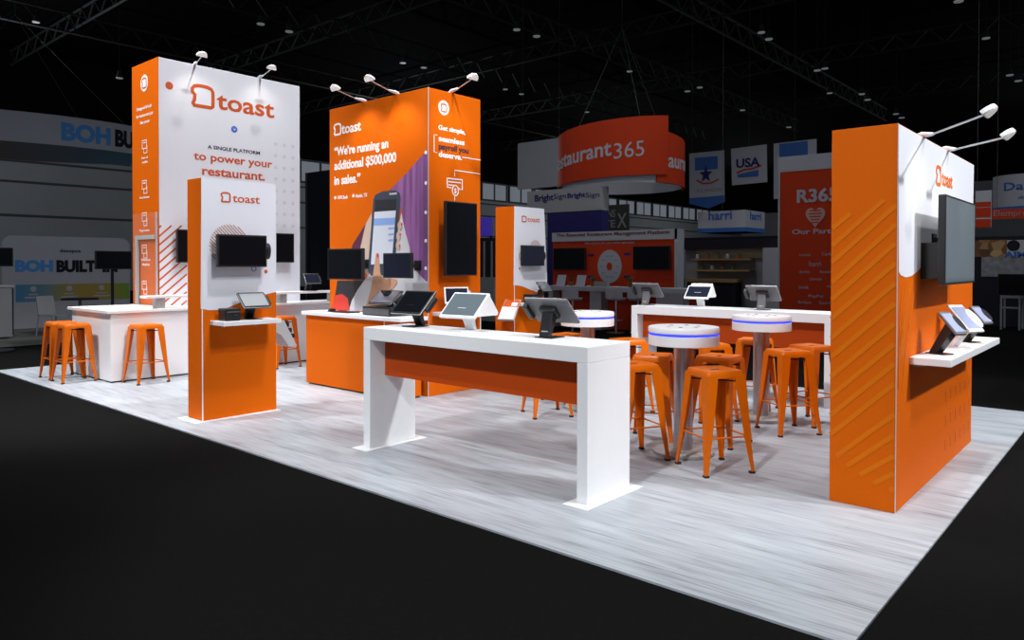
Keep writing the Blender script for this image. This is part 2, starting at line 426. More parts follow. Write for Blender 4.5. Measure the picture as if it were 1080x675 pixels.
APRON = mat('white_apron_print', (0.66, 0.66, 0.70), 0.55, noise=.12, nscale=3)
DKPRINT = mat('charcoal_print', (0.02, 0.02, 0.025), 0.55)
REDPRINT = mat('red_print', (0.60, 0.035, 0.02), 0.55)
SLATE = mat('slate_print', (0.045, 0.055, 0.09), 0.5)
SCRP = mat('pale_screen_print', (0.66, 0.70, 0.80), 0.5)
SKYP = mat('sky_blue_print', (0.25, 0.40, 0.78), 0.5)
def gx(name, pts, m_, lay): return MB().prism('x', pts, x_-.0012*lay, x_).build(name, m_, T2)
gx('apron_graphic', [(6.946, 2.222), (6.487, 1.999), (6.487, 1.015), (8.053, 0.948), (7.971, 1.076), (7.829, 1.229), (7.69, 1.354), (7.535, 1.49), (7.089, 1.668), (7.017, 2.016)], APRON, 1)
gx('shirt_graphic', [(6.487, 2.92), (6.841, 2.681), (7.179, 2.479), (6.999, 2.41), (6.982, 2.305), (6.929, 2.106), (6.876, 1.943), (6.807, 1.781), (6.773, 1.552), (6.637, 1.45), (6.506, 1.362), (6.487, 1.362)], SHIRT, 2)
m = MB()
for q in [(6.515, 2.884), (6.515, 2.526), (6.516, 2.179), (6.516, 1.844), (6.516, 1.519)]: m.disc('x', q, .022, x_-.004, x_, 12)
m.build('button_graphic', WPRINT, T2)
gx('sleeve_graphic', [(7.572, 2.167), (7.928, 1.822), (7.949, 1.773), (7.749, 1.758), (7.67, 1.915)], MAROON, 1)
gx('hand_graphic', [(7.534, 2.213), (7.65, 2.085), (7.768, 1.77), (7.71, 1.513), (7.612, 1.416), (7.496, 1.767)], SKIN2, 2)
gx('dark_sleeve_graphic', [(8.26, 1.346), (7.69, 1.354), (7.829, 1.229), (7.95, 1.089), (8.012, 0.962), (8.39, 0.947), (8.303, 1.167)], DKPRINT, 3)
gx('red_cuff_graphic', [(8.303, 1.148), (8.156, 1.171), (8.032, 1.118), (7.991, 0.963), (8.39, 0.947)], REDPRINT, 4)
gx('phone_graphic', [(7.495, 2.38), (7.457, 2.443), (7.307, 2.478), (7.07, 2.477), (6.99, 2.444), (6.967, 2.373), (7.035, 1.9), (7.089, 1.492), (7.162, 1.433), (7.535, 1.417), (7.602, 1.477), (7.573, 1.768)], SLATE, 4)
gx('phone_top_graphic', [(7.454, 2.377), (7.044, 2.368), (7.056, 2.227), (7.469, 2.228)], DKPRINT, 5)
gx('phone_screen_graphic', [(7.469, 2.228), (7.056, 2.227), (7.134, 1.58), (7.545, 1.562)], SCRP, 5)
gx('screen_bar_graphic', [(7.477, 2.145), (7.067, 2.14), (7.078, 2.055), (7.488, 2.055)], SKYP, 6)
m = MB()
for a in [[(7.198, 2.022), (7.082, 2.023), (7.085, 2.002), (7.198, 1.998)], [(7.198, 1.945), (7.096, 1.949), (7.1, 1.925), (7.198, 1.922)], [(7.198, 1.875), (7.107, 1.876), (7.107, 1.851), (7.198, 1.848)]]: m.prism('x', a, x_-.0072, x_)
m.build('screen_field_graphic', SKYP, T2)
m = MB(); wx(m, x_-.005, 'toast', *((7.179, 2.425), 0.144, 0.031), .01, .002); m.build('lettering', WPRINT, T2)
gx('finger_graphic', [(7.447, 1.646), (7.436, 1.694), (7.411, 1.713), (7.383, 1.694), (7.372, 1.622), (7.357, 1.455), (7.318, 1.402), (7.235, 1.379), (7.125, 1.393), (7.036, 1.382), (7.027, 1.341), (7.107, 1.27), (7.226, 1.208), (7.291, 1.135), (7.337, 0.99), (7.671, 0.977), (7.603, 1.113), (7.545, 1.236), (7.512, 1.357), (7.489, 1.478)], SKIN, 7)
gx('nail_graphic', [(7.428, 1.664), (7.411, 1.711), (7.379, 1.682), (7.387, 1.646)], REDPRINT, 8)
m = MB()
for q in [(6.978, 2.038), (7.003, 1.911), (7.012, 1.795)]: m.disc('x', q, .042, x_-.0084, x_, 14, .055)
m.build('fingertip_graphic', SKIN2, T2)
m = MB()
for q in [(6.946, 2.054), (6.971, 1.928), (6.982, 1.789)]: m.disc('x', q, .010, x_-.0094, x_, 10, .018)
m.build('nail_graphic', REDPRINT, T2)
y_ = 6.477
m = MB()
m.disc('y', (6.184, 3.446), .088, y_-.003, y_)
wy(m, y_, 'Get simple,', *((6.096, 3.176), 0.457, 0.054), .03)
wy(m, y_, 'seamless', *((6.103, 3.039), 0.435, 0.066), .03)
wy(m, y_, 'deserve.', *((6.103, 2.852), 0.389, 0.067), .03)
for a in [[(6.077, 3.105), (6.028, 3.104), (6.028, 2.896), (6.077, 2.896)], [(6.502, 2.889), (6.825, 2.889)], [(6.825, 2.712), (6.37, 2.716), (6.37, 2.641)], [(6.37, 2.415), (6.37, 2.346)]]: m.stroke('y', a, .010, y_-.002, y_)
m.stroke('y', [(6.241, 2.606), (6.501, 2.608), (6.501, 2.489), (6.443, 2.488), (6.443, 2.508)], .014, y_-.003, y_)
m.stroke('y', [(6.241, 2.606), (6.246, 2.498), (6.313, 2.498)], .014, y_-.003, y_)
m.stroke('y', [(6.265, 2.568), (6.476, 2.569)], .012, y_-.003, y_)
m.stroke('y', [(6.265, 2.528), (6.362, 2.529)], .012, y_-.003, y_)
cc = (6.381, 2.468)
m.stroke('y', [(cc[0]+.052*math.cos(t*.3491), cc[1]+.062*math.sin(t*.3491)) for t in range(18)], .013, y_-.003, y_, True)
wy(m, y_, '$', (cc[0]-.018, cc[1]-.03), .036, .06, .01)
m.build('lettering', WPRINT, T2)
m = MB(); wy(m, y_, 'payroll you', *((6.103, 2.947), 0.506, 0.065), .03); m.build('lettering', NAVY, T2)
c2 = (6.184, 3.446)
MB().stroke('y', bread('y', 0, 1, (c2[0]-.045, c2[1]-.045), .09, .09, 0), .013, y_-.006, y_-.003, True).build('bread_mark', RUST, T2)
MB().box(5.928, 5.936, 6.469, 6.477, 0, 3.649).build('corner_trim', TRIMM, T2)

# --- kiosks
def kiosk(label, x0, x1, y0, y1, h, wave, logo_b, logo_t, plate=True):
    r = thing('display_kiosk', label, 'kiosk', (x0, y0, 0))
    MB().box(x0, x1, y0, y1, .006, h).build('body', ORANGE, r, .003)
    MB().prism('y', wave, y0-.002, y0).build('front_graphic', WHITEG, r)
    MB().box(x0-.002, x0+.008, y0-.004, y0, .006, h).build('corner_trim', WHITE, r)
    if plate: MB().box(x0-.1, x1+.02, y0-.05, y1+.05, 0, .006).build('base_plate', WHITE, r)
    m = MB(); m.stroke('y', bread('y', 0, 1, *logo_b, 0), .017, y0-.005, y0, True); wy(m, y0-.002, 'toast', *logo_t, .012)
    m.build('lettering', RUST, r)
    return r
K1 = kiosk('slim orange and white display kiosk in front of the tall white tower', 3.505, 4.325, 7.12, 7.42, 2.42,
  [(3.493, 1.124), (3.574, 1.106), (3.673, 1.104), (3.774, 1.123), (3.877, 1.156), (4.003, 1.201), (4.144, 1.236), (4.325, 1.266)]+[(4.325, 2.42), (3.505, 2.42)],
  ((3.71, 2.197), 0.092, 0.09), ((3.831, 2.2), 0.303, 0.083))
def hatch(r, y0, c, rad, n, w, m_):
    m = MB()
    for k in range(n):
        t = -1+2*(k+.5)/n; q = math.sqrt(1-t*t)
        a = (c[0]+rad*(t-q)*.7071, c[1]+rad*(t+q)*.7071); b = (c[0]+rad*(t+q)*.7071, c[1]+rad*(t-q)*.7071)
        m.stroke('y', [a, b], w, y0-.005, y0)
    m.build('hatched_circle_graphic', m_, r)
hatch(K1, 7.12, (3.797, 1.753), .215, 17, .0085, PALE_RUST)
MB().disc('y', (4.202, 1.487), .02, 7.114, 7.12).build('dot_graphic', RUST, K1)
q = (4.064, 1.517)
MB().stroke('y', [(q[0]+.025*math.cos(t*.449), q[1]+.025*math.sin(t*.449)) for t in range(14)], .006, 7.114, 7.12, True).build('ring_graphic', BLUE, K1)
K2 = kiosk('far orange and white display kiosk with small wall screen, beyond the orange tower', 8.204, 8.904, 7.1, 7.47, 2.42,
  [(8.19, 1.26), (8.284, 1.258), (8.414, 1.235), (8.546, 1.195), (8.704, 1.148), (8.842, 1.136), (8.987, 1.153)]+[(8.904, 2.42), (8.204, 2.42)],
  ((8.372, 2.203), 0.1, 0.081), ((8.499, 2.209), 0.297, 0.073), False)
hatch(K2, 7.1, (8.69, 1.81), .13, 12, .006, PALE_RUST)
q = (8.369, 1.692)
MB().stroke('y', [(q[0]+.06*math.cos(t*.449), q[1]+.06*math.sin(t*.449)) for t in range(14)], .008, 7.094, 7.1, True).build('ring_graphic', PALE_RUST, K2)
MB().disc('y', (8.322, 1.506), .017, 7.094, 7.1).build('dot_graphic', RUST, K2)

# --- big panel tower at the right
T3 = thing('display_tower', 'orange and white panel tower with diagonal stripes, at booth\'s right corner', 'display tower', (5.095, 1.227, 0))
MB().box(5.085, 7.626, 1.227, 1.626, 0, 2.453).build('body', ORANGE, T3, .003)
y_ = 1.227
MB().prism('y', [(5.123, 1.524), (5.179, 1.5), (5.297, 1.486), (5.445, 1.493), (5.598, 1.521), (5.787, 1.57), (6.015, 1.625), (6.323, 1.692), (6.73, 1.774), (7.106, 1.832), (7.588, 1.881)]+[(7.622, 2.449), (5.089, 2.449)], y_-.002, y_).build('front_graphic', WHITEG, T3)
m = MB()
m.stroke('y', bread('y', 0, 1, *((6.144, 2.164), 0.138, 0.129), 0), .026, y_-.005, y_, True)
wy(m, y_-.002, 'toast', *((6.321, 2.171), 0.389, 0.115), .02)
m.build('lettering', mat('orange_lettering', (.75, .16, .01), .5), T3)
m = MB()
for k in range(5):
    p = [[(5.471, 1.462), (5.364, 1.327), (5.261, 1.165), (5.187, 0.927)], [(5.386, 1.451), (5.301, 1.317), (5.224, 1.143), (5.173, 0.88)], [(5.304, 1.44), (5.239, 1.307), (5.187, 1.121), (5.158, 0.834)], [(5.223, 1.429), (5.179, 1.297), (5.151, 1.1), (5.144, 0.787)], [(5.526, 1.372), (5.406, 1.187), (5.315, 1.007), (5.228, 0.758)]][k]
    m.stroke('y', p, .018, y_-.003, y_)
m.build('stripe_graphic', ORANGE_L, T3)
m = MB()
for i in range(6):
    for j in range(5):
        xx, zz = 6.55+i*.19, .12+j*.19
        m.box(xx, xx+.035, y_-.002, y_, zz, zz+.085)
m.build('dash_graphic', ORANGE_M, T3)
x_ = 5.085
m = MB()
for a, b in [((1.618, 1.807), (1.503, 1.902)), ((1.617, 1.694), (1.307, 1.977)), ((1.618, 1.583), (1.235, 1.941)), ((1.618, 1.449), (1.234, 1.822)), ((1.619, 1.336), (1.235, 1.703)), ((1.62, 1.209), (1.235, 1.577)), ((1.62, 1.081), (1.235, 1.451)), ((1.62, 0.953), (1.235, 1.324)), ((1.62, 0.825), (1.235, 1.198)), ((1.621, 0.697), (1.235, 1.071)), ((1.621, 0.569), (1.235, 0.945)), ((1.621, 0.441), (1.235, 0.818)), ((1.583, 0.303), (1.233, 0.626)), ((1.514, 0.252), (1.233, 0.495)), ((1.434, 0.208), (1.233, 0.363)), ((1.351, 0.169), (1.234, 0.255)), ((1.256, 0.139), (1.234, 0.159))]: m.stroke('x', [a, b], .030, x_-.003, x_)
m.build('stripe_graphic', ORANGE_L, T3)
MB().box(5.081, 5.089, 1.223, 1.227, 0, 2.453).build('corner_trim', TRIMM, T3)
# ------------------------------------------------------------------ clamp-on arm lamps on the tower tops
def arm_lamp(label, base, head, nrm, power, tgt):
    """base = clamp on the tower's top edge, head = lamp head out in front of the face"""
    r = thing('arm_lamp', label, 'lamp', base, 'arm lamps clamped on the tower tops')
    b, h = Vector(base), Vector(head); n_ = Vector(nrm); s_ = Vector((0, 0, 1)).cross(n_)
    d = (h-b).normalized()
    f = MB(); fr = Matrix.Translation(b) @ Matrix((s_, n_, Vector((0, 0, 1)))).transposed().to_4x4()
    f.box(-.028, .028, -.09, .008, 0, .022, fr).box(-.028, .028, 0.002, .012, -.05, .022, fr)
    e = b+d*.19
    f.tube([b+Vector((0, 0, .02)), b+d*.05+Vector((0, 0, .02)), e], [.024, .024, .012], 8)
    f.build('clamp', WHITE, r, .003)
    MB().tube([e, h], .0065, 8).build('arm', SILVER, r)
    # half-moon head, tilted towards the face
    up_ = Vector((0, 0, 1)); ax = (n_*.8+up_*.6).normalized(); ay = s_; az = ax.cross(ay)
    hm = Matrix((ay, ax, az)).transposed().to_4x4(); hm.translation = h
    pts = [(.082*math.cos(t*math.pi/12), .085*math.sin(t*math.pi/12)) for t in range(13)]
    hd = MB().prism('z', pts, -.016, .016, hm).build('lamp_head', WHITE, r, .006)
    MB().prism('z', [(p[0]*.85, p[1]*.82+.008) for p in pts], -.019, -.016, hm).build('diffuser', mat('lamp_diffuser', (.8, .8, .78), .5, emit=(1, .95, .88), estr=.35), hd)
    if power:
        l = bpy.data.lights.new('lamp_light', 'SPOT'); l.energy = power; l.spot_size = math.radians(95); l.spot_blend = .9; l.shadow_soft_size = .05; l.color = (1, .93, .82)
        o = bpy.data.objects.new('lamp_light', l); C.objects.link(o); o.parent = r
        o.location = h+n_*.03-Vector((0, 0, .05))-b
        o.rotation_euler = (Vector(tgt)-(h+n_*.03-Vector((0, 0, .05)))).to_track_quat('-Z', 'Y').to_euler()
    return r
for lab, bx_, hx_ in (('white arm lamp on top of the white tower, nearer its orange side', 5.297, (5.155, 4.568)),
                 ('white arm lamp on top of the white tower, nearer its right end', 6.352, (6.272, 4.606))):
    arm_lamp(lab, (bx_, 10.95, 4.555), (hx_[0], 10.45, hx_[1]), (0, -1, 0), 7, (bx_, 10.9, 3.9))
for lab, by_, hy_ in (('white arm lamp on the orange tower top, over the quote\'s left end', 7.725, (7.641, 3.711)),
                 ('white arm lamp on the orange tower top, over the middle of the quote side', 7.078, (6.973, 3.719))):
    arm_lamp(lab, (5.984, by_, 3.649), (5.48, hy_[0], hy_[1]), (-1, 0, 0), 26, (5.934, by_-.15, 2.9))
for bx_, hx_ in ((6.345, (6.227, 3.727)),):
    arm_lamp('white arm lamp on the orange tower top, over the payroll side', (bx_, 6.527, 3.649), (hx_[0], 6.05, hx_[1]), (0, -1, 0), 10, (bx_, 6.477, 2.9))
for lab, bx_, hx_ in (('white long arm lamp on the right panel tower, nearer the striped side', 5.835, (5.26, 2.473)),
                 ('white long arm lamp on the right panel tower, farther from the striped side', 6.627, (6.013, 2.434))):
    arm_lamp(lab, (bx_, 1.277, 2.453), (hx_[0], .80, hx_[1]), (0, -1, 0), 9, (bx_, 1.227, 1.7))

# ------------------------------------------------------------------ wall screens
def screen_box(r, pl, a0, a1, z0, z1, d0, d1, scr=SCREEN, bez=.018, cas=BLACKP, mount=None):
    """a flat screen on a wall of plane pl; d0 = front, d1 = back (towards the wall)"""
    f = MB(); g = MB(); s = 1
    bx = (lambda m, p0, p1, q0, q1, e0, e1: m.box(p0, p1, e0, e1, q0, q1)) if pl == 'y' else (lambda m, p0, p1, q0, q1, e0, e1: m.box(e0, e1, p0, p1, q0, q1))
    bx(f, a0, a1, z0, z1, *sorted((d0, d0+s*.045)))
    f.build('casing', cas, r, .006)
    bx(g, a0+bez, a1-bez, z0+bez, z1-bez, *sorted((d0-s*.001, d0+s*.004)))
    g.build('screen', scr, r)
    if mount is not None:
        k = MB(); am, zm = (a0+a1)/2, (z0+z1)/2
        bx(k, am-.10, am+.10, zm-.08, zm+.08, *sorted((d0+s*.045, d0+s*.07)))
        bx(k, am-.03, am+.03, zm-.03, zm+.03, *sorted((d0+s*.07, mount)))
        bx(k, am-.06, am+.06, zm-.06, zm+.06, *sorted((mount-s*.012, mount)))
        k.build('wall_mount', BLACKP, r)
def tv(label, pl, a0, a1, z0, z1, d0, mount, scr=SCREEN, **kw):
    r = thing('wall_screen', label, 'screen', ((a0+a1)/2, d0, z0) if pl == 'y' else (d0, (a0+a1)/2, z0))
    screen_box(r, pl, a0, a1, z0, z1, d0, mount, scr, mount=mount, **kw); return r
q = tv('black wide screen on the front of the slim kiosk before the white tower', 'y', 3.604, 4.142, 1.535, 1.862, 6.99, 7.12)
o_ = MB().disc('x', (7.03, 1.70), .05, 4.142, 4.185, 20, .085).build('card_reader', BLACKP, q, .006)
q = tv('small dark screen on the far kiosk beyond the orange tower', 'y', 8.277, 8.792, 1.546, 1.85, 7.0, 7.1, SCREEN_B)
a_ = (8.891, 1.696)
MB().disc('x', (7.04, a_[1]), .04, 8.792, 8.827, 20, .07).build('card_reader', BLACKP, q, .006)
q = tv('tall black screen on the narrow payroll side of the orange tower', 'y', 6.082, 6.615, 1.429, 2.317, 6.33, 6.477, SCREEN, bez=.014)
q = tv('wide screen mounted on the white side of the right panel tower', 'y', 5.555, 6.60, 1.432, 2.035, 1.05, 1.227, SCREEN_G, bez=.016)
MB().box(5.70, 5.86, 1.11, 1.227, 1.47, 1.72).build('media_box', RUBBER, q, .006)
tv('black screen on the white tower, at the right of the slim kiosk', 'y', 6.50, 6.872, 1.59, 2.068, 10.76, 10.9)
tv('black screen on the white tower, at the left of the slim kiosk', 'y', 4.93, 5.42, 1.585, 2.072, 10.76, 10.9)
tv('large black screen at the left end of the phone picture, above orange counter', 'x', 7.295, 8.007, 1.372, 1.761, 5.60, 5.934)
tv('small black screen in front of the printed phone picture, above orange counter', 'x', 6.405, 6.9, 1.405, 1.697, 5.60, 5.934, SCREEN_B)

# ------------------------------------------------------------------ counters and tables
B1 = thing('bar_counter', 'long white bar counter running in front of the tall white tower', 'counter', (3.84, 10.31, 0))
m = MB(); m.prism('z', [(3.85, 10.32), (7.6, 10.32), (7.6, 10.86), (4.70, 10.86), (4.70, 11.70), (3.85, 11.70)], .02, .905); m.build('body', WHITE, B1, .003)
m = MB(); m.prism('z', [(3.86, 10.34), (7.6, 10.34), (7.6, 10.84), (4.40, 10.84), (4.40, 11.68), (3.86, 11.68)], 0, .02); m.build('toe_kick', BLACKP, B1)
m = MB(); m.prism('z', [(3.80, 10.27), (7.6, 10.27), (7.6, 10.89), (4.725, 10.89), (4.725, 11.74), (3.80, 11.74)], .912, .952); m.build('worktop', WHITE, B1, .004)
sh = MB().box(4.30, 7.6, 10.30, 10.52, 1.095, 1.13).build('raised_shelf', WHITE, B1, .003)
m = MB()
for xx in (4.45, 6.35, 7.3): MB().box(xx, xx+.12, 10.34, 10.46, .952, 1.095).build('shelf_post', BASEM, B1)
A1 = thing('acrylic_guard', 'clear acrylic guard in a grey frame standing on white counter before the orange side', 'guard', (4.70, 11.3, .952))
MB().box(4.700, 4.706, 10.90, 11.72, .952, 2.315).build('pane', ACRYLIC, A1)
m = MB()
m.box(4.69, 4.712, 11.53, 11.63, .952, 1.99).box(4.69, 4.712, 10.955, 11.53, 1.93, 1.99).box(4.69, 4.712, 10.90, 10.92, .952, 2.315)
m.build('frame', TRIMM, A1)
MB().box(4.66, 4.725, 10.90, 11.72, .952, .958).build('base_rail', TRIMM, A1)
O1 = thing('orange_counter', 'orange counter with a white top in front of the printed orange tower', 'counter', (5.53, 6.5, 0))
MB().box(5.545, 5.86, 6.515, 8.41, .02, .905).build('body', ORANGE, O1, .003)
MB().box(5.58, 5.85, 6.53, 8.39, 0, .02).build('toe_kick', BLACKP, O1)
MB().box(5.50, 5.92, 6.46, 8.455, .905, .952).build('worktop', WHITE, O1, .006)
MB().box(5.541, 5.545, 6.80, 6.812, .02, .905).build('seam_trim', WHITE, O1)
def portal_table(label, x0, x1, y0, y1, h, leg, plates, bx_):
    r = thing('demo_table', label, 'table', (x0, y0, 0))
    MB().box(x0, x1, y0, y1, h-.106, h).build('tabletop', WHITE, r, .004)
    for a in (y0, y1-leg): MB().box(x0, x1, a, a+leg, .006 if plates else 0, h-.106).build('leg', WHITE, r, .003)
    if plates:
        for a in (y0, y1-leg): MB().box(x0-.08, x1+.09, a-.055, a+leg+.06, 0, .006).build('foot_plate', WHITE, r, .002)
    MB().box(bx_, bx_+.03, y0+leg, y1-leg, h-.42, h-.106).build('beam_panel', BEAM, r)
    return r
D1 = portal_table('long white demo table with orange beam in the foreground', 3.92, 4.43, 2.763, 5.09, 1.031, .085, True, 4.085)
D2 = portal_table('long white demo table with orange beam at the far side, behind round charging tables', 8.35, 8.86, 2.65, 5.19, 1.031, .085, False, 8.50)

# ------------------------------------------------------------------ orange metal stools
def make_stool():
    r = thing('bar_stool', 'orange metal stool', 'stool', (0, 0, 0), 'orange metal stools')
    a, H, f = .155, .77, .208
    st = MB()
    pts = []
    for cx, cy, a0 in ((a-.03, a-.03, 0), (-a+.03, a-.03, 90), (-a+.03, -a+.03, 180), (a-.03, -a+.03, 270)):
        for k in range(5): t = math.radians(a0+k*22.5); pts.append((cx+.03*math.cos(t), cy+.03*math.sin(t)))
    n_ = len(pts)
    def ring(z, s): return [st.bm.verts.new((x*s, y*s, z)) for x, y in pts]
    R = [ring(H-.055, 1.035), ring(H-.05, 1.04), ring(H-.012, 1.0), ring(H-.002, .965), ring(H, .92), ring(H-.008, .60), ring(H-.008, .1)]
    R.insert(0, ring(H-.055, 1.0)); R.insert(0, ring(H-.014, .96))
    for A, B in zip(R, R[1:]):
        for k in range(n_): st._f([A[k], A[(k+1) % n_], B[(k+1) % n_], B[k]])
    st._f(R[-1]); st._f(R[0][::-1])
    st.build('seat', STOOLM, r, smooth=True)
    MB().box(-.035, .035, -.013, .013, H-.0085, H-.0068).build('seat_slot', RUBBER, r)
    for sx in (-1, 1):
        for sy in (-1, 1):
            L = MB(); cols = []
            for t, w in ((0, .085), (.12, .083), (.4, .066), (.7, .047), (.9, .032), (1, .027)):
                c = a*1.03+(f-a*1.03)*(t if t < .9 else t+.0)+(.006*max(0, t-.8)*5)
                z = (H-.03)*(1-t)+.012*t; th = .007
                q = [(c, c), (c, c-w), (c-th, c-w), (c-th, c-th), (c-w, c-th), (c-w, c)]
                cols.append([L.bm.verts.new((sx*x, sy*y, z)) for x, y in q])
            for A, B in zip(cols, cols[1:]):
                for k in range(6): L._f([A[k], A[(k+1) % 6], B[(k+1) % 6], B[k]])
            L._f(cols[0]); L._f(cols[-1])
            lg = L.build('leg', STOOLM, r)
            c = f+.006
            MB().prism('z', [(sx*(c+.002), sy*(c+.002)), (sx*(c+.002), sy*(c-.034)), (sx*(c-.034), sy*(c-.034)), (sx*(c-.034), sy*(c+.002))], 0, .016).build('foot_cap', RUBBER, lg)
    z = .275; c = a*1.03+(f-a*1.03)*(1-z/.74)-.012
    for p, q in (((c, c), (-c, c)), ((-c, c), (-c, -c)), ((-c, -c), (c, -c)), ((c, -c), (c, c))):
        MB().tube([(p[0], p[1], z), (q[0], q[1], z)], .007, 8).build('footrest_bar', STOOLM, r)
    z = .685; c = a*1.0
    br = MB(); br.tube([(c-.01, c-.01, z), (-c+.01, -c+.01, z)], .006, 6); br.tube([(c-.01, -c+.01, z), (-c+.01, c-.01, z)], .006, 6)
    br.build('cross_brace', RUBBER, r)
    return r
STOOLS = [
 ('orange metal stool nearest the camera, in front of the nearest round table', 5.30, 2.55, -31),
 ('orange metal stool directly behind the frontmost stool, right of nearest round table', 6.12, 2.90, 0),
 ('orange metal stool just right of the nearest round table, third in line behind the frontmost', 7.00, 3.42, -37),
 ('orange metal stool partly hidden behind the steel column of the farther right round table', 7.76, 3.27, 10),
 ('orange metal stool in front of the farther right round table', 6.94, 2.60, -37),
 ('orange metal stool against the far table\'s right leg, beside the striped tower side', 7.50, 2.58, -20),
 ('orange metal stool beside the foreground table\'s right leg, seat cut off by it', 5.18, 3.20, -28),
 ('orange metal stool left of the nearest round table\'s column', 5.80, 3.38, 20),
 ('orange metal stool under the foreground demo table\'s far side, only its legs showing', 6.058, 4.79, -32),
 ('orange metal stool whose seat edge shows right of the foreground table top', 6.80, 4.28, -27),
 ('orange metal stool behind the back of the dark terminal, left of the leftmost round table', 6.85, 5.12, -10),
 ('orange metal stool at the left end of white bar counter, right one of the pair', 3.605, 10.90, 0),
 ('orange metal stool at the left end of white bar counter, left one of the pair', 3.605, 11.37, 0),
 ('single orange metal stool in front of white bar counter', 4.20, 10.08, 4),
 ('orange metal stool at the white bar counter, mostly hidden behind the slim kiosk', 6.20, 10.06, 0),
]
proto = make_stool()
for i, (lab, x, y, a) in enumerate(STOOLS):
    o = proto if i == 0 else copy_tree(proto)
    o.location = (x, y, 0); o.rotation_euler.z = math.radians(a); o['label'] = lab

# ------------------------------------------------------------------ round charging tables
def make_highboy():
    r = thing('charging_table', 'round charging table', 'table', (0, 0, 0), 'round charging tables with blue light rings')
    MB().lathe([(.245, 0), (.25, .006), (.25, .028), (.235, .036), (.08, .04)], n=48).build('base', BASEM, r, smooth=True)
    MB().lathe([(.079, .036), (.079, .91)], n=40).build('column', STEEL, r, smooth=True)
    MB().lathe([(.28, .903), (.288, .907), (.288, .985), (.28, .988)], n=64).build('lower_drum', WHITE, r, smooth=True)
    MB().lathe([(.278, .988), (.284, .990), (.284, 1.004), (.278, 1.006)], n=64).build('light_ring', LED, r, smooth=True)
    MB().lathe([(.28, 1.006), (.288, 1.010), (.29, 1.042), (.284, 1.054), (.27, 1.055)], n=64).build('tabletop', WHITE, r, smooth=True)
    for k in range(6):
        a = k*math.pi/3+.3
        MB().lathe([(.018, 1.0545), (.018, 1.0565)], (.13*math.cos(a), .13*math.sin(a), 0), 14).build('charging_pad', (RUBBER, BLACKP, REDP)[k % 3], r)
    return r
hb = make_highboy()
for i, (lab, x, y) in enumerate((('white round charging table with a blue light ring, nearest the camera', 5.565, 2.955),
     ('white round charging table with a blue light ring, at the right before the far table', 7.33, 3.02),
     ('white round charging table with a blue light ring, showing behind the foreground table top', 6.62, 4.67))):
    o = hb if i == 0 else copy_tree(hb)
    o.location = (x, y, 0); o['label'] = lab; o.rotation_euler.z = .5*i

# ------------------------------------------------------------------ point-of-sale terminals
def terminal(label, loc, rotz, cas, scr, w=.35, h=.27, kind='printer', z0=.11, tilt=46, stand=None, scale=1.0):
    """stands on loc; screen looks along local -X and up"""
    r = thing('sales_terminal', label, 'terminal', loc); r.rotation_euler.z = math.radians(rotz); r.scale = (scale,)*3
    st = stand or cas
    MB_l = lambda: MB()
    def B(mb, name, m_, par, bev=0.0): 
        bmesh.ops.recalc_face_normals(mb.bm, faces=mb.bm.faces)
        me = bpy.data.meshes.new(name); mb.bm.to_mesh(me); mb.bm.free(); me.materials.append(m_)
        o = bpy.data.objects.new(name, me); C.objects.link(o); o.parent = par
        if bev: md = o.modifiers.new('bevel', 'BEVEL'); md.width = bev; md.segments = 2; md.limit_method = 'ANGLE'
        return o
    B(MB().box(-.09, .09, -.075, .075, 0, .008), 'base_plate', st, r, .003)
    B(MB().prism('y', [(.045, .008), (.075, .008), (.03, .19), (-.06, .19), (-.055, .165), (-.03, .15)], -.045, .045), 'stand', st, r, .004)
    t = math.radians(tilt)
    # screen frame: local u along -Y.. build with matrix: x-> width (Y), y-> up the slope, z-> normal
    upv = Vector((math.sin(t), 0, math.cos(t))); nv = Vector((-math.cos(t), 0, math.sin(t))); wv = Vector((0, -1, 0))
    M = Matrix((wv, upv, nv)).transposed().to_4x4()
    M.translation = Vector((-.12, 0, z0))
    if cas is WHITE:
        B(MB().box(-w/2, w/2, 0, h, -.012, .012, M), 'screen_casing', cas, r, .006)
    else:
        B(MB().box(-w/2, w/2, 0, h, -.012, .004, M), 'screen_casing', cas, r, .004)
        B(MB().box(-w/2-.002, w/2+.002, -.002, h+.002, .004, .0085, M), 'edge_rim', SILVER, r, .001)
        B(MB().box(-w/2+.002, w/2-.002, .002, h-.002, .0085, .0115, M), 'bezel', BLACKP, r)
    tm = MB(); tm.text('toast', (.0655, -.028, .045), (0, 1, 0), (-.24, 0, .97), (1, 0, .24), .056, .012, .0015)
    for me_, Mt_ in tm.txt: tm.add_mesh(me_, Mt_)
    B(tm, 'lettering', WPRINT if st is not WHITE else GREYP, r)
    B(MB().box(-w/2+.016, w/2-.016, .022, h-.016, .0115, .0130, M), 'screen', scr, r)
    if kind == 'wedge':
        B(MB().prism('y', [(-.085, z0+.012), (.085, z0+.19), (.205, z0+.035), (.195, z0+.012)], -w/2+.02, w/2-.02), 'printer_body', cas, r, .004)
        M2 = M.copy()
    else:
        B(MB().box(-.07, .07, h*.35, h*.75, -.05, -.012, M), 'back_cover', BLACKP if cas is not WHITE else cas, r, .006)
        B(MB().box(w/2-.012, w/2+.03, h*.25, h*.8, -.045, .004, M), 'card_reader', BLACKP if cas is not WHITE else LGREY, r, .006)
    return r
zt = 1.031
terminal('black tilted touchscreen terminal at the far end of foreground demo table', (4.25, 4.80, zt), 4, BLACKP, SCREEN)
terminal('white tilted touchscreen terminal with grey screen in the middle of foreground demo table', (4.24, 4.175, zt), 4, WHITE, SCREEN_G, .37, .27, 'wedge')
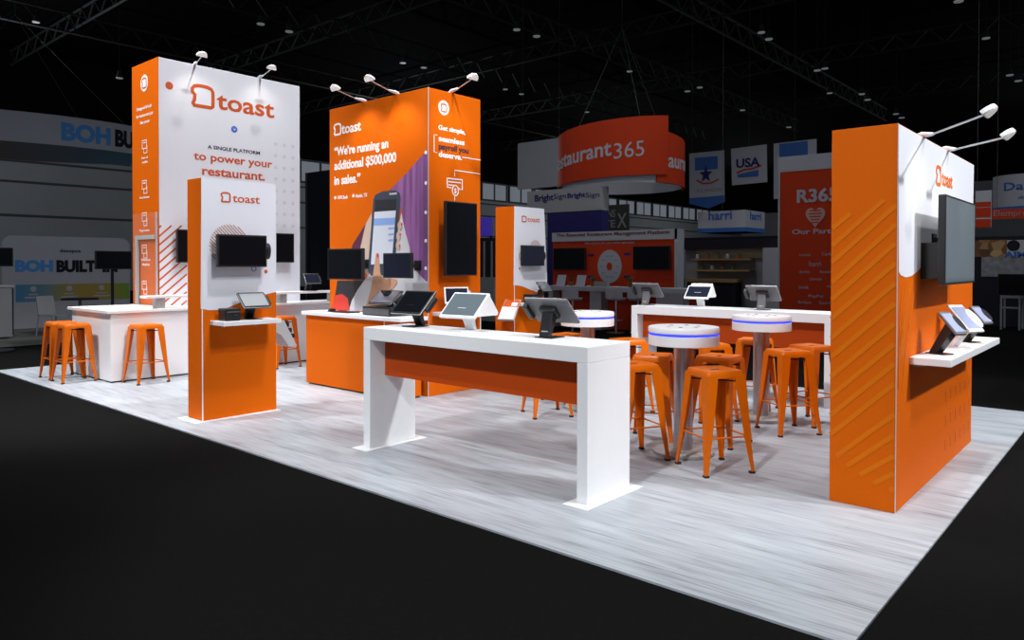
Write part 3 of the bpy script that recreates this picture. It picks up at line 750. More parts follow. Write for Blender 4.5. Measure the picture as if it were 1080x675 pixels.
terminal('grey terminal seen from behind on the foreground demo table\'s near end', (4.27, 3.35, zt), 184, GREYP, SCREEN, .37, .25, stand=BLACKP)
for lab, u_, kw in (('grey terminal seen from behind, leftmost on the far demo table', (9.129, 5.095), dict(cas=GREYP, scr=SCREEN)),
                    ('white wedge-shaped terminal with small dark screen in the middle of far demo table', (9.173, 4.347), dict(cas=WHITE, scr=SCREEN_B)),
                    ('grey terminal seen from behind, rightmost on the far demo table', (9.2, 3.525), dict(cas=GREYP, scr=SCREEN))):
    if kw['cas'] is WHITE:
        r = terminal(lab, (8.60, u_[1], zt), 5, WHITE, SCREEN_B, .32, .22, 'wedge')
    else:
        terminal(lab, (8.58, u_[1], zt), 184, kw['cas'], kw['scr'], .37, .25)
# ------------------------------------------------------------------ wall shelves and the devices on them
def wall_shelf(label, x0, x1, y0, y1, z, th=.045):
    r = thing('wall_shelf', label, 'shelf', ((x0+x1)/2, y1, z-th))
    MB().box(x0, x1, y0, y1, z-th, z).build('board', WHITE, r, .004)
    m = MB()
    for a in (x0+.12, x1-.16): m.prism('x', [(y1, z-th), (y1-.16, z-th), (y1, z-th-.03)], a, a+.03)
    m.build('bracket', TRIMM, r); return r
wall_shelf('white wall shelf with black printer and terminal on the slim kiosk', 3.587, 4.223, 6.85, 7.12, 1.0)
wall_shelf('white wall shelf with three phone readers on the right panel tower', 5.42, 7.36, .985, 1.227, .958, .05)
wall_shelf('short white wall shelf on the far kiosk under its small screen', 8.26, 8.85, 6.83, 7.1, 1.0)
wall_shelf('white wall shelf on the orange tower\'s payroll side, behind the foreground terminals', 6.0, 6.80, 6.20, 6.477, 1.0)
r = thing('receipt_printer', 'black boxy printer on the slim kiosk\'s white shelf', 'printer', (3.72, 6.97, 1.0))
MB().box(3.635, 3.80, 6.90, 7.05, 1.0, 1.125).build('body', BLACKP, r, .01)
MB().box(3.65, 3.785, 6.892, 6.90, 1.085, 1.095).build('paper_slot', GREYP, r)
m = MB(); wy(m, 6.899, 'toast', (3.725, 1.055), .04, .012, 0, .0015); m.build('lettering', GREYP, r)
terminal('black touchscreen terminal with bright screen on the slim kiosk\'s white shelf', (3.97, 7.0, 1.0), 90, BLACKP, SCREEN_W, .30, .21, tilt=46, z0=.12)
r = thing('receipt_printer', 'black boxy printer on the far kiosk\'s short white shelf', 'printer', (8.42, 6.96, 1.0))
MB().box(8.34, 8.50, 6.88, 7.04, 1.0, 1.13).build('body', BLACKP, r, .01)
MB().box(8.355, 8.485, 6.872, 6.88, 1.085, 1.095).build('paper_slot', GREYP, r)
terminal('dark touchscreen terminal on the far kiosk\'s short white shelf', (8.68, 6.97, 1.0), 90, BLACKP, SCREEN_B, .22, .19, tilt=46, z0=.17)
terminal('white terminal with small dark screen on the orange tower\'s payroll side shelf', (6.22, 6.33, 1.0), 62, WHITE, SCREEN_B, .30, .20, tilt=14, z0=.10)
terminal('dark touchscreen terminal on the raised shelf of the white bar counter', (6.93, 10.41, 1.13), 90, BLACKP, SCREEN_B, .28, .18, tilt=30, z0=.12)
# three phone readers on the right tower's shelf
def phone_reader(label, x, y, z, cas, stand, w, L, zb):
    r = thing('phone_reader', label, 'card reader', (x, y, z)); r.rotation_euler.z = math.radians(62)
    def B(mb, name, m_, par, bev=0.0):
        bmesh.ops.recalc_face_normals(mb.bm, faces=mb.bm.faces)
        me = bpy.data.meshes.new(name); mb.bm.to_mesh(me); mb.bm.free(); me.materials.append(m_)
        o = bpy.data.objects.new(name, me); C.objects.link(o); o.parent = par
        if bev: md = o.modifiers.new('bevel', 'BEVEL'); md.width = bev; md.segments = 2; md.limit_method = 'ANGLE'
    h = L*.7071; xb = -.165
    B(MB().box(-.07, .07, -.05, .05, 0, .007), 'base_plate', stand, r, .002)
    B(MB().prism('y', [(.0, .007), (.055, .007), (xb+h*.62, zb+h*.60), (xb+h*.25, zb+h*.22)], -.035, .035), 'stand', stand, r, .003)
    M = Matrix((Vector((0, -1, 0)), Vector((.7071, 0, .7071)), Vector((-.7071, 0, .7071)))).transposed().to_4x4()
    M.translation = Vector((xb, 0, zb))
    B(MB().box(-w/2, w/2, 0, L, -.010, .010, M), 'casing', cas, r, .006)
    B(MB().box(-w*.43, w*.43, L*.10, L*.90, .0095, .0112, M), 'screen', LAVENDER, r)
    pts = [(w*.30*math.cos(k*math.pi/12), L*.34*math.sin(k*math.pi/12)) for k in range(24)]
    B(MB().prism('z', pts, -.022, .013, M @ Matrix.Translation((w*.52, L*.48, 0))), 'grip', BLACKP if cas is not WHITE else WHITE, r, .004)
phone_reader('grey phone card reader on a black stand, nearest end of the right tower shelf', 5.74, 1.115, .958, GREYP, BLACKP, .10, .20, .145)
phone_reader('white tablet card reader in the middle of the right tower shelf', 6.29, 1.115, .958, WHITE, WHITE, .15, .26, .125)
phone_reader('grey phone card reader on a black stand, farthest end of the right tower shelf', 6.78, 1.115, .958, GREYP, BLACKP, .10, .18, .155)

# devices on the orange counter
r = thing('payment_tray', 'flat black scanner tray lying on the orange counter, below the red cuff', 'tray', (5.68, 7.85, .952))
MB().box(5.60, 5.80, 7.60, 8.02, .952, .966).build('body', BLACKP, r, .005)
MB().lathe([(.05, .966), (.05, .985), (.03, .995), (.02, .998)], (5.66, 8.0, 0), 20).build('knob', BLACKP, r)
r = thing('cash_drawer', 'black cash drawer on the orange counter under the tilted grey screen', 'drawer', (5.70, 6.98, .952))
MB().box(5.56, 5.86, 6.72, 7.24, .956, 1.06).build('body', BLACKP, r, .008)
MB().box(5.552, 5.56, 6.74, 7.22, .968, 1.04).build('drawer_front', GREYP, r)
MB().lathe([(.012, 0), (.012, .006)], (5.6, 7.2, .952), 12).build('foot', RUBBER, r)
SCREEN_L = mat('slate_reflection_glass', (.12, .12, .15), .12)  # reflection on the tilted glass painted as an even slate tone
r = terminal('tilted grey screen standing on the black cash drawer', (5.72, 6.97, 1.06), 0, BLACKP, SCREEN_L, .42, .25, tilt=52, z0=.03)
# leaflet holders
def leaflets(label, x, y, z, rz, w=.22, h=.34, tilt=35, back=ACRYLIC, extra=None):
    r = thing('leaflet_holder', label, 'leaflet holder', (x, y, z)); r.rotation_euler.z = math.radians(rz)
    t = math.radians(tilt)
    M = Matrix((Vector((0, -1, 0)), Vector((math.sin(t), 0, math.cos(t))), Vector((-math.cos(t), 0, math.sin(t))))).transposed().to_4x4()
    def B(mb, name, m_, bev=0.0):
        bmesh.ops.recalc_face_normals(mb.bm, faces=mb.bm.faces)
        me = bpy.data.meshes.new(name); mb.bm.to_mesh(me); mb.bm.free(); me.materials.append(m_)
        o = bpy.data.objects.new(name, me); C.objects.link(o); o.parent = r
    B(MB().box(-w/2-.01, w/2+.01, -.01, h+.01, -.012, -.006, M).box(-w/2-.01, w/2+.01, -.012, 0, -.012, .03, M), 'pocket', LGREY)
    B(MB().box(-w/2, w/2, 0, h*.62, -.004, .018, M), 'leaflet', PAPER)
    B(MB().box(-w/2, w/2, 0, h, -.006, -.002, M), 'leaflet', ORANGE_M)
    B(MB().box(w*.02, w*.42, h*.70, h*.88, -.002, .0, M), 'leaflet_patch', PAPER)
    B(MB().box(-.03, .03, h*.4, h*.6, -.12, -.012, M), 'bracket', TRIMM)
    return r
leaflets('slanted leaflet holder with white and orange sheets before the far kiosk\'s orange side', 8.02, 7.10, .765, 10, .25, .34)
# white plan holder on the orange tower side
r = thing('leaflet_holder', 'white slanted leaflet tray beside the shelf, left of the far kiosk', 'leaflet holder', (6.95, 6.63, 0))
m = MB(); m.prism('x', [(6.54, .93), (6.66, 1.02), (6.66, 1.035), (6.53, .945)], 6.86, 7.06); m.build('tray', PAPER, r)
m = MB(); m.box(6.92, 6.97, 6.60, 6.66, 0, 1.0); m.build('post', WHITE, r)
# slanted device board on the hidden side of the slim kiosk
r = thing('reader_display_board', 'grey slanted board of card readers sticking out behind the slim kiosk', 'display board', (4.325, 7.25, .62))
MB().prism('y', [(4.325, .955), (4.44, .955), (4.60, .66), (4.50, .66), (4.40, .80), (4.325, .84)], 7.15, 7.38).build('body', LGREY, r, .003)
for k, t in enumerate((.20, .42, .64)):
    xx, zz = 4.455+.155*t, .955-.29*t
    MB().box(xx-.02, xx+.035, 7.18, 7.24, zz-.02, zz+.03).build('card_reader', BLACKP, r, .004)
MB().box(4.565, 4.62, 7.17, 7.25, .68, .735).build('card_reader', REDP, r, .004)

# ------------------------------------------------------------------ the dark hall behind: other stands
DW = mat('stand_white', (0.50, 0.51, 0.56), 0.6, spec=.12, noise=.05, nscale=3)
DRED = mat('stand_red', (0.60, 0.05, 0.012), 0.6, spec=.12, noise=.05, nscale=3)
DGREY = mat('stand_grey', (0.30, 0.31, 0.32), 0.6, spec=.12, noise=.08, nscale=3)
DBLUE = mat('stand_blue', (0.05, 0.16, 0.50), 0.6, spec=.12)
DINK = mat('stand_black_ink', (0.02, 0.02, 0.03), 0.6, spec=.12)
DNAVY = mat('stand_navy', (0.035, 0.03, 0.16), 0.6, spec=.12)
SKYB = mat('stand_sky_blue', (0.10, 0.35, 0.80), 0.6, spec=.12)
WOOD = mat('stand_pale_wood', (0.36, 0.25, 0.12), 0.6, spec=.12, noise=.15, nscale=6)
CORD = mat('steel_cable', (.10, .10, .10), .6, spec=.1)
def curved_text(mb, txt, c, r, a_start, z, h, length, out=.01, bold=.0, dz=0.0, fl=None):
    """letters wrapped on a ring seen from outside; a_start = angle of the first letter, going clockwise seen from above reversed"""
    me = text_mesh(txt, bold); xs = [v.co.x for v in me.vertices]; x0, x1 = min(xs), max(xs); sx = length/(x1-x0); sy = h/.70
    vs = []
    for v in me.vertices:
        a = a_start+(v.co.x-x0)*sx/r; rr = r+out*(v.co.z+.05)
        vs.append(mb.bm.verts.new(squash(c, rr, a, z+v.co.y*sy+dz*(v.co.x-x0)*sx, fl)))
    for p in me.polygons: mb._f([vs[i] for i in p.vertices])
    return mb
TOCAM = lambda c: math.atan2(-c[1], -c[0])
# --- left: hanging ring sign and white stand with the same words
cR = (6.994, 25.772)
_l = math.hypot(*cR); FLR = ((cR[0]/_l, cR[1]/_l), .55)
R1 = thing('hanging_ring_sign', 'white hanging ring banner with blue and black letters, upper left', 'hanging sign', (cR[0], cR[1], 4.9))
MB().arc_band(cR, 4.0, 0, 2*math.pi, 4.92, 5.76, 4.92, 5.76, .03, 72, FLR).build('outer_band', DW, R1, smooth=True)
WARM = bpy.data.materials.new('warm_to_blue_print'); WARM.use_nodes = True
nt = WARM.node_tree; b = nt.nodes['Principled BSDF']; b.inputs['Roughness'].default_value = .6
tc = nt.nodes.new('ShaderNodeTexCoord'); sp = nt.nodes.new('ShaderNodeSeparateXYZ'); mr = nt.nodes.new('ShaderNodeMapRange'); cr = nt.nodes.new('ShaderNodeValToRGB')
nt.links.new(tc.outputs['Object'], sp.inputs[0]); nt.links.new(sp.outputs[0], mr.inputs[0]); mr.inputs[1].default_value = -3.5; mr.inputs[2].default_value = 3.5
nt.links.new(mr.outputs[0], cr.inputs[0]); nt.links.new(cr.outputs[0], b.inputs['Base Color'])
cr.color_ramp.elements[0].color = (.45, .22, .08, 1); cr.color_ramp.elements[1].color = (.10, .25, .35, 1)
MB().arc_band(cR, 3.965, 0, 2*math.pi, 4.93, 5.75, 4.93, 5.75, .02, 72, FLR).build('inner_band', WARM, R1, smooth=True)
ac = TOCAM(cR)
m = MB(); curved_text(m, 'BOH', cR, 4.0, ac+.27, 5.10, .46, 1.40, .012, .05, 0, FLR); m.build('lettering', SKYB, R1)
m = MB(); curved_text(m, 'BUILT', cR, 4.0, ac+.66, 5.10, .46, 1.5, .012, .05, 0, FLR); m.build('lettering', DINK, R1)
for k in range(3):
    a = ac+(-.55, .75, 2.6)[k]
    MB().tube([squash(cR, 4, a, 5.76, FLR), (cR[0]+.0, cR[1]+.0, 9.0)], .008, 5).build('cable', CORD, R1)
MB().tube([(cR[0], cR[1], 9.0), (cR[0], cR[1], 12.9)], .008, 5).build('cable', CORD, R1)
yB = 20.667
def fx(u, v): return None
BW = thing('exhibition_stand', 'white stand wall with rounded top and a blue-yellow-green band, at far left', 'stand', (5.232, yB, 0))
m = MB(); x0_, x1_ = 5.297, 8.202; zt_ = 2.242
arc = lambda cx, cz, a0, a1: [(cx+.22*math.cos(a0+(a1-a0)*k/8), cz+.22*math.sin(a0+(a1-a0)*k/8)) for k in range(9)]
m.prism('y', [(x0_, -.01), (x1_, -.01)]+arc(x1_-.22, zt_-.22, 0, math.pi/2)+arc(x0_+.22, zt_-.22, math.pi/2, math.pi), yB, yB+.3)
m.build('wall_panel', DW, BW)
zb0, zb1 = 0.64, 1.058
BAND = bpy.data.materials.new('blue_yellow_green_print'); BAND.use_nodes = True
nt = BAND.node_tree; b = nt.nodes['Principled BSDF']; b.inputs['Roughness'].default_value = .6
tc = nt.nodes.new('ShaderNodeTexCoord'); sp = nt.nodes.new('ShaderNodeSeparateXYZ'); mr = nt.nodes.new('ShaderNodeMapRange'); cr = nt.nodes.new('ShaderNodeValToRGB')
nt.links.new(tc.outputs['Object'], sp.inputs[0]); nt.links.new(sp.outputs[0], mr.inputs[0])
mr.inputs[1].default_value = x0_-5.232+.3; mr.inputs[2].default_value = x1_-5.232
nt.links.new(mr.outputs[0], cr.inputs[0]); nt.links.new(cr.outputs[0], b.inputs['Base Color'])
e = cr.color_ramp.elements; e[0].position = 0; e[0].color = (.06, .26, .48, 1); e[1].position = 1; e[1].color = (.20, .42, .05, 1)
k_ = e.new(.40); k_.color = (.42, .32, .08, 1); k_ = e.new(.72); k_.color = (.50, .32, .05, 1); k_ = e.new(.22); k_.color = (.16, .30, .36, 1)
MB().box(x0_+.28, x1_-.02, yB-.006, yB, zb0, zb1).build('colour_band', BAND, BW)
m = MB(); wy(m, yB, 'BOH', *((5.57, 1.386), 0.81, 0.255), .06, .006); m.build('lettering', SKYB, BW)
m = MB(); wy(m, yB, 'BUILT', *((6.453, 1.376), 0.907, 0.265), .06, .006); wy(m, yB, 'IN', *((7.52, 1.37), 0.373, 0.276), .06, .006)
wy(m, yB, 'dexxpos', *((6.53, 1.854), 0.476, 0.083), .015, .006); m.build('lettering', DINK, BW)
for u0, u1 in [(5.764, 6.128), (6.545, 6.934), (7.289, 7.702)]:
    m = MB(); m.box(u0, u1, yB-.01, yB-.006, zb0+.08, zb0+.12).box(u0+.08, u1-.08, yB-.01, yB-.006, zb0+.16, zb0+.19).disc('y', ((u0+u1)/2, zb0+.31), .07, yB-.01, yB-.006, 14)
    m.build('band_print', DW, BW)
slab('floor_far', mat('far_stand_grey_carpet', (0.17, 0.17, 0.16), 0.9, noise=.2, nscale=30), -2.937, 6.915, 16.419, 34, -.012, -.004)
t_ = tv('black screen on a slim stand before white wall words at far left', 'y', 5.549, 6.23, 1.459, 1.822, 15.6, None)
xm = 5.881
MB().tube([(xm, 15.66, .02), (xm, 15.66, 1.6)], .03, 8).build('pole', DINK, t_)
MB().lathe([(.3, 0), (.3, .02), (.05, .03)], (xm, 15.66, 0), 24).build('base', DINK, t_)
t_ = tv('black screen on a slim stand cut by the photo\'s left edge', 'y', 3.662, 4.177, 1.516, 1.856, 15.6, None)
xm = 3.898
MB().tube([(xm, 15.66, .02), (xm, 15.66, 1.6)], .03, 8).build('pole', DINK, t_); MB().lathe([(.3, 0), (.3, .02), (.05, .03)], (xm, 15.66, 0), 24).build('base', DINK, t_)
p = (4.736, 18.116)
r = thing('cupboard', 'grey metal cupboard at the photo\'s left edge', 'cupboard', (p[0], p[1], 0))
MB().box(p[0]-.7, p[0]+.10, p[1], p[1]+.6, .03, 1.08).build('body', DGREY, r, .01)
MB().box(p[0]-.72, p[0]+.12, p[1]-.02, p[1]+.62, 1.08, 1.11).build('worktop', DW, r)
for a in (-.3, .09): MB().box(p[0]+a, p[0]+a+.02, p[1]-.015, p[1], .08, 1.05).build('edge_trim', DINK, r)
p = (6.013, 18.285)
r = thing('cafe_table', 'small dark cafe table behind the pair of orange stools', 'table', (p[0]+.3, p[1]+.4, 0))
MB().lathe([(.38, .74), (.38, .77), (.36, .775)], (p[0]+.3, p[1]+.4, 0), 32).build('tabletop', DINK, r)
MB().lathe([(.035, .02), (.035, .74)], (p[0]+.3, p[1]+.4, 0), 12).build('column', DGREY, r)
MB().lathe([(.25, 0), (.25, .02), (.05, .03)], (p[0]+.3, p[1]+.4, 0), 24).build('base', DGREY, r)
def wire_chair(label, p, rz, sc=1.0, m_=None):
    m_ = m_ or DGREY
    r = thing('side_chair', label, 'chair', (p[0], p[1], 0)); r.rotation_euler.z = math.radians(rz)
    def B(mb, n):
        bmesh.ops.recalc_face_normals(mb.bm, faces=mb.bm.faces)
        me = bpy.data.meshes.new(n); mb.bm.to_mesh(me); mb.bm.free(); me.materials.append(m_); o = bpy.data.objects.new(n, me); C.objects.link(o); o.parent = r
    B(MB().box(-.22, .22, -.22, .22, .44, .46), 'seat')
    B(MB().prism('x', [(.20, .46), (.22, .46), (.30, .86), (.28, .86)], -.2, .2), 'backrest')
    for sx in (-1, 1):
        for sy in (-1, 1): B(MB().tube([(sx*.2, sy*.2, .44), (sx*.23, sy*.24, 0)], .014, 6), 'leg')
    return r
wire_chair('light grey side chair beside the small dark cafe table', (5.594, 18.091), 20)
# --- centre: red spiral ring sign, white banner
cS = (20.421, 13.09)
R2 = thing('hanging_ring_sign', 'red hanging spiral ring sign with white letters, above the far stands', 'hanging sign', (cS[0], cS[1], 4))
ac = TOCAM(cS)
MB().arc_band(cS, 2.06, ac-1.75, ac+.74, 4.0, 5.58, 4.28, 6.05, .03, 48).build('outer_band', DRED, R2, smooth=True)
MB().arc_band(cS, 2.0, ac+.55, ac+1.75, 4.05, 5.62, 3.95, 5.36, .03, 32).build('outer_band', DRED, R2, smooth=True)
MB().arc_band(cS, 1.96, 0, 2*math.pi, 4.02, 5.25, 4.02, 5.25, .03, 72).build('inner_band', DW, R2, smooth=True)
m = MB()
curved_text(m, 'Restaurant', cS, 2.06, ac-1.48, 4.52, .46, 2.75, .01, .018, .11); m.build('lettering', DW, R2)
m = MB(); curved_text(m, '365', cS, 2.06, ac-.11, 4.70, .46, .90, .01, 0, .11); m.build('lettering', DW, R2)
m = MB(); curved_text(m, 'taurant', cS, 2.0, ac+.66, 4.52, .44, 1.9, .01, .018); m.build('lettering', DW, R2)
for a in (ac-.9, ac+.35, ac+2.2): MB().tube([(cS[0]+2*math.cos(a), cS[1]+2*math.sin(a), 5.24), (cS[0], cS[1], 9.2)], .008, 5).build('cable', CORD, R2)
MB().tube([(cS[0], cS[1], 9.2), (cS[0], cS[1], 12.9)], .008, 5).build('cable', CORD, R2)
def hang_panel(name, label, cat, c, ul, vt, ur, vb, m_, d, cables=True, pts=None):
    return None
def px_panel(name, label, cat, c, y0, y1, z0, z1, m_, cables=0, th=.05):
    r = thing(name, label, cat, (c, (y0+y1)/2, z0))
    MB().box(c, c+th, min(y0, y1), max(y0, y1), z0, z1).build('panel', m_, r)
    for k in range(cables):
        yy = y0+(y1-y0)*(.1+.8*k)
        MB().tube([(c+th/2, yy, z1), (c+th/2, yy, 12.9)], .006, 5).build('cable', CORD, r)
    return r
px_panel('hanging_banner', 'plain white hanging banner left of the red ring sign', 'banner', 20.998, *(18.006, 15.882, 4.358, 6.078), DW, 2, .06)
# booth with two repeated names
c_ = 18.429
r = thing('exhibition_stand', 'pale fascia stand with navy lettering behind the far kiosk', 'stand', (c_, 13.863, 0))
a = (15.397, 12.52, 3.203, 3.924)
MB().box(c_, c_+.4, a[1], a[0], a[2], a[3]).build('fascia', mat('stand_pale_fascia', (.42, .43, .44), .6, spec=.12), r)
a = (14.573, 12.518, 2.53, 3.186)
MB().box(c_+.02, c_+.4, a[1], a[0], 0, a[3]).build('back_wall', DNAVY, r)
a = (15.395, 15.235, 2.578, 3.267)
MB().box(c_+.02, c_+.4, a[1], a[0], 0, a[3]).build('post', DGREY, r)
m = MB()
wx(m, c_, 'Bright', *((15.072, 3.591), 0.754, 0.204), .025, .01); wx(m, c_, 'Bright', *((13.769, 3.622), 0.677, 0.147), .025, .01)
wx(m, c_, 'Sign', *((14.303, 3.623), 0.476, 0.164), 0, .01); wx(m, c_, 'Sign', *((13.074, 3.597), 0.484, 0.149), 0, .01)
m.build('lettering', DNAVY, r)
# black board with letters behind
r = px_panel('sign_board', 'dark sign board with grey letters right of the pale fascia stand', 'sign', 22.014, *(14.993, 13.809, 2.672, 3.671), mat('stand_dark_green', (.06, .065, .055), .6, spec=.12))
m = MB(); c_ = 22.014
for yy in [14.874, 13.926]: MB().tube([(c_+.1, yy, -.01), (c_+.1, yy, 3.634)], .05, 8).build('post', DGREY, r)
for t, q in (('ONS', ((14.914, 3.243), 0.559, 0.253)), ('ITE', ((14.913, 2.888), 0.559, 0.253)), ('X', ((14.275, 2.868), 0.389, 0.498))): wx(m, c_, t, *q, .01, .01)
m.build('lettering', DGREY, r)
# red stand with the counter
c_ = 16.055
RS = thing('exhibition_stand', 'red stand with white header, round white diagram and two dark screens', 'stand', (c_, 10.491, 0))
a = (12.49, 8.703, 0.328, 2.202)
MB().box(c_, c_+.3, a[1], a[0], 0, a[3]).build('back_wall', DRED, RS)
h_ = (12.513, 8.7, 2.19, 2.433)
MB().box(c_-.03, c_+.3, a[1]-.01, a[0]+.01, h_[2], h_[3]).build('header', DW, RS)
MB().box(c_-.03, c_+.3, a[1]-.02, a[1]+.06, 0, h_[3]).build('end_post', DW, RS)
m = MB(); wx(m, c_-.03, 'The Essential Restaurant Management Platform', *((12.349, 2.323), 3.458, 0.083), .012, .01); m.build('lettering', mat('dark_red_lettering', (.16, .03, .02), .6), RS)
m = MB(); wx(m, c_, 'One solution for your entire operation', *((11.416, 2.103), 1.513, 0.063), .0, .01); m.build('lettering', DW, RS)
cc = (10.637, 1.52)
MB().disc('x', cc, .365, c_-.012, c_, 48, .43).build('round_diagram', DW, RS)
MB().disc('x', cc, .085, c_-.018, c_, 24, .1).build('diagram_centre', DRED, RS)
m = MB()
for k in range(10):
    t = k*math.pi/5; m.box(c_-.016, c_, cc[0]+.24*math.cos(t)-.05, cc[0]+.24*math.cos(t)+.05, cc[1]+.28*math.sin(t)-.012, cc[1]+.28*math.sin(t)+.012)
m.build('diagram_lettering', DGREY, RS)
m = MB()
for q in [(11.217, 1.818), (10.11, 1.834), (11.215, 1.244), (10.108, 1.258)]: m.box(c_-.01, c_, q[0]-.09, q[0]+.09, q[1]-.03, q[1]+.03)
m.build('flag_mark', DNAVY, RS)
for lab, a in (('left dark screen on the red stand', (12.412, 11.354, 1.428, 2.012)), ('right dark screen on the red stand, right of round diagram', (9.889, 8.854, 1.443, 2.025))):
    tv(lab, 'x', a[1], a[0], a[2], a[3], c_-.09, c_)
cq = 14.703
r = thing('bar_counter', 'white bar counter in front of the red stand', 'counter', (cq, 9.605, 0))
a = (11.589, 7.647, 0.104, 1.037)
MB().box(cq-.05, cq+.6, a[1], a[0], a[3]-.11, a[3]).build('worktop', DW, r)
for u0, u1 in [(11.576, 11.44), (10.31, 9.981), (8.494, 7.834)]: MB().box(cq, cq+.58, u1, u0, 0, a[3]-.11).build('leg', DW, r)
MB().box(cq+.3, cq+.34, a[1], a[0], 0.02, a[3]-.11).build('back_panel', DRED, r)
ztc = a[3]
for i, (lab, u0, u1, m_) in enumerate((('white sign card on the far white counter, leftmost', 587, 595.5, DW), ('white sign card on the far white counter, second from left', 607.5, 616.5, DW), ('long grey planter box on the far white counter, under the round diagram', 627, 640, DGREY), ('long grey planter box on the far white counter, under the right screen', 667, 683, DGREY))):
    yy0, yy1 = [[11.451, 11.196], [10.844, 10.585], [10.29, 9.933], [9.22, 8.815]][i]
    h__ = .27 if i < 2 else .12
    r = thing('sign_card' if i < 2 else 'planter_box', lab, 'sign' if i < 2 else 'planter', (cq+.2, (yy0+yy1)/2, ztc))
    if i < 2:
        MB().prism('y', [(cq+.15, ztc), (cq+.17, ztc), (cq+.25, ztc+h__), (cq+.23, ztc+h__)], yy1, yy0).build('card', m_, r)
        MB().box(cq+.16, cq+.30, yy1+.02, yy0-.02, ztc, ztc+.015).build('foot', DINK, r)
    else:
        MB().box(cq+.15, cq+.3, yy1, yy0, ztc, ztc+h__).build('box', m_, r, .01)
        MB().box(cq+.165, cq+.285, yy1+.015, yy0-.015, ztc+h__-.002, ztc+h__+.004).build('soil', DINK, r)
GREEN = mat('dull_green_leaf', (0.10, 0.14, 0.04), .7, noise=.3, nscale=8)
TERRA = mat('stand_terracotta', (.30, .12, .05), .7, spec=.12)
for i, lab in enumerate(('low potted plant on the far white counter between the two sign cards', 'potted plant on the far white counter at the round diagram\'s lower left', 'potted plant on the far white counter at the right of the round diagram')):
    yy = [11.019, 10.36, 9.31][i]; xx = cq+.2
    r = thing('potted_plant', lab, 'plant', (xx, yy, ztc))
    MB().lathe([(.05, 0), (.065, .11), (.055, .11)], (xx, yy, ztc), 16).build('pot', TERRA, r)
    m = MB(); random.seed(i)
    for k in range(26):
        t = random.uniform(0, 6.28); l = random.uniform(.05, .11); z = random.uniform(.08, .16 if i else .10)
        a_, b_ = Vector((xx, yy, ztc+.10)), Vector((xx+l*math.cos(t), yy+l*math.sin(t), ztc+.10+z))
        s_ = Vector((-math.sin(t), math.cos(t), 0))*.018; mid = (a_+b_)/2+Vector((0, 0, .02))
        vs = [m.bm.verts.new(q) for q in (a_, mid+s_, b_, mid-s_)]; m._f(vs)
    m.build('leaves', GREEN, r)
def tub_stool(label, p):
    r = thing('bar_chair', label, 'chair', (p[0], p[1], 0), 'white tub bar chairs at the far counter')
    m = MB().lathe([(.03, .74), (.20, .75), (.235, .80), (.22, .80), (.19, .77), (.02, .765)], (p[0], p[1], 0), 24); m.build('seat', DW, r, smooth=True)
    MB().arc_band(p, .245, math.pi*.62, math.pi*1.38, .79, 1.02, .79, 1.02, .03, 20).build('backrest', DW, r, smooth=True)
    MB().lathe([(.025, .02), (.025, .74)], (p[0], p[1], 0), 12).build('column', STEEL, r)
    MB().lathe([(.22, 0), (.22, .015), (.03, .03)], (p[0], p[1], 0), 24).build('base', STEEL, r)
    MB().arc_band((p[0]-.0, p[1]), .15, 0, 2*math.pi, .28, .30, .28, .30, .015, 24).build('footrest', STEEL, r)
for lab, u in (('white tub bar chair at the far counter, left of its white middle leg', (13.736, 10.11)), ('white tub bar chair at the far counter, under the round diagram', (14.394, 9.355)), ('white tub bar chair at the far counter, under the right screen', (14.723, 8.977))):
    tub_stool(lab, u)
# --- right of centre: banners, gondola, wall of partner names
def flag(label, c, a, m_, th=.02, name='hanging_banner'):
    r = thing(name, label, 'banner', (c, (a[0]+a[1])/2, a[2]))
    return r
BLUEW = mat('flag_blue', (.06, .16, .48), .6, spec=.12); 
c_ = 27.848
r = thing('hanging_banner', 'pointed white and blue hanging banner with a dark star', 'banner', (c_, 13.721, 3.767))
MB().prism('x', [(14.567, 6.149), (13.053, 6.134), (13.021, 4.075), (13.712, 3.844), (14.555, 4.08)], c_, c_+.03).build('cloth', DW, r)
MB().prism('x', [(14.31, 5.949), (13.314, 5.932), (13.311, 5.42), (14.307, 5.425)], c_-.01, c_).build('blue_patch', BLUEW, r)
MB().prism('x', [(14.557, 4.314), (13.022, 4.339), (13.021, 4.075), (13.712, 3.844), (14.555, 4.08)], c_-.01, c_).build('blue_tip', BLUEW, r)
s0 = (13.823, 5.232)
MB().prism('x', [(s0[0]+(.30 if k % 2 == 0 else .12)*math.sin(k*math.pi/5), s0[1]+(.36 if k % 2 == 0 else .14)*math.cos(k*math.pi/5)) for k in range(10)], c_-.02, c_).build('star', DNAVY, r)
m = MB(); m.stroke('x', [(14.22, 5.031), (13.967, 4.878), (13.594, 4.87), (13.268, 4.999)], .06, c_-.018, c_); m.build('swoosh', DRED, r)
m = MB(); wx(m, c_, 'ILLINOIS', *((14.217, 4.527), 1.073, 0.136), .0, .012); m.build('lettering', DGREY, r)
MB().tube([(c_, 14.439, 6.136), (c_, 14.439, 12.9)], .006, 5).build('cable', CORD, r)
c_ = 27.969
r = thing('hanging_banner', 'square white hanging banner with navy letters and a blue-red swoosh', 'banner', (c_, 12.063, 4.697))
MB().prism('x', [(12.81, 6.18), (11.367, 6.209), (11.339, 4.757), (12.761, 4.727)], c_, c_+.03).build('cloth', DW, r)
m = MB(); wx(m, c_, 'USA', *((12.587, 5.409), 0.964, 0.337), .03, .012); m.build('lettering', DNAVY, r)
MB().stroke('x', [(12.566, 5.201), (12.254, 5.306), (11.946, 5.318), (11.568, 5.414)], .07, c_-.012, c_).build('red_swoosh', DRED, r)
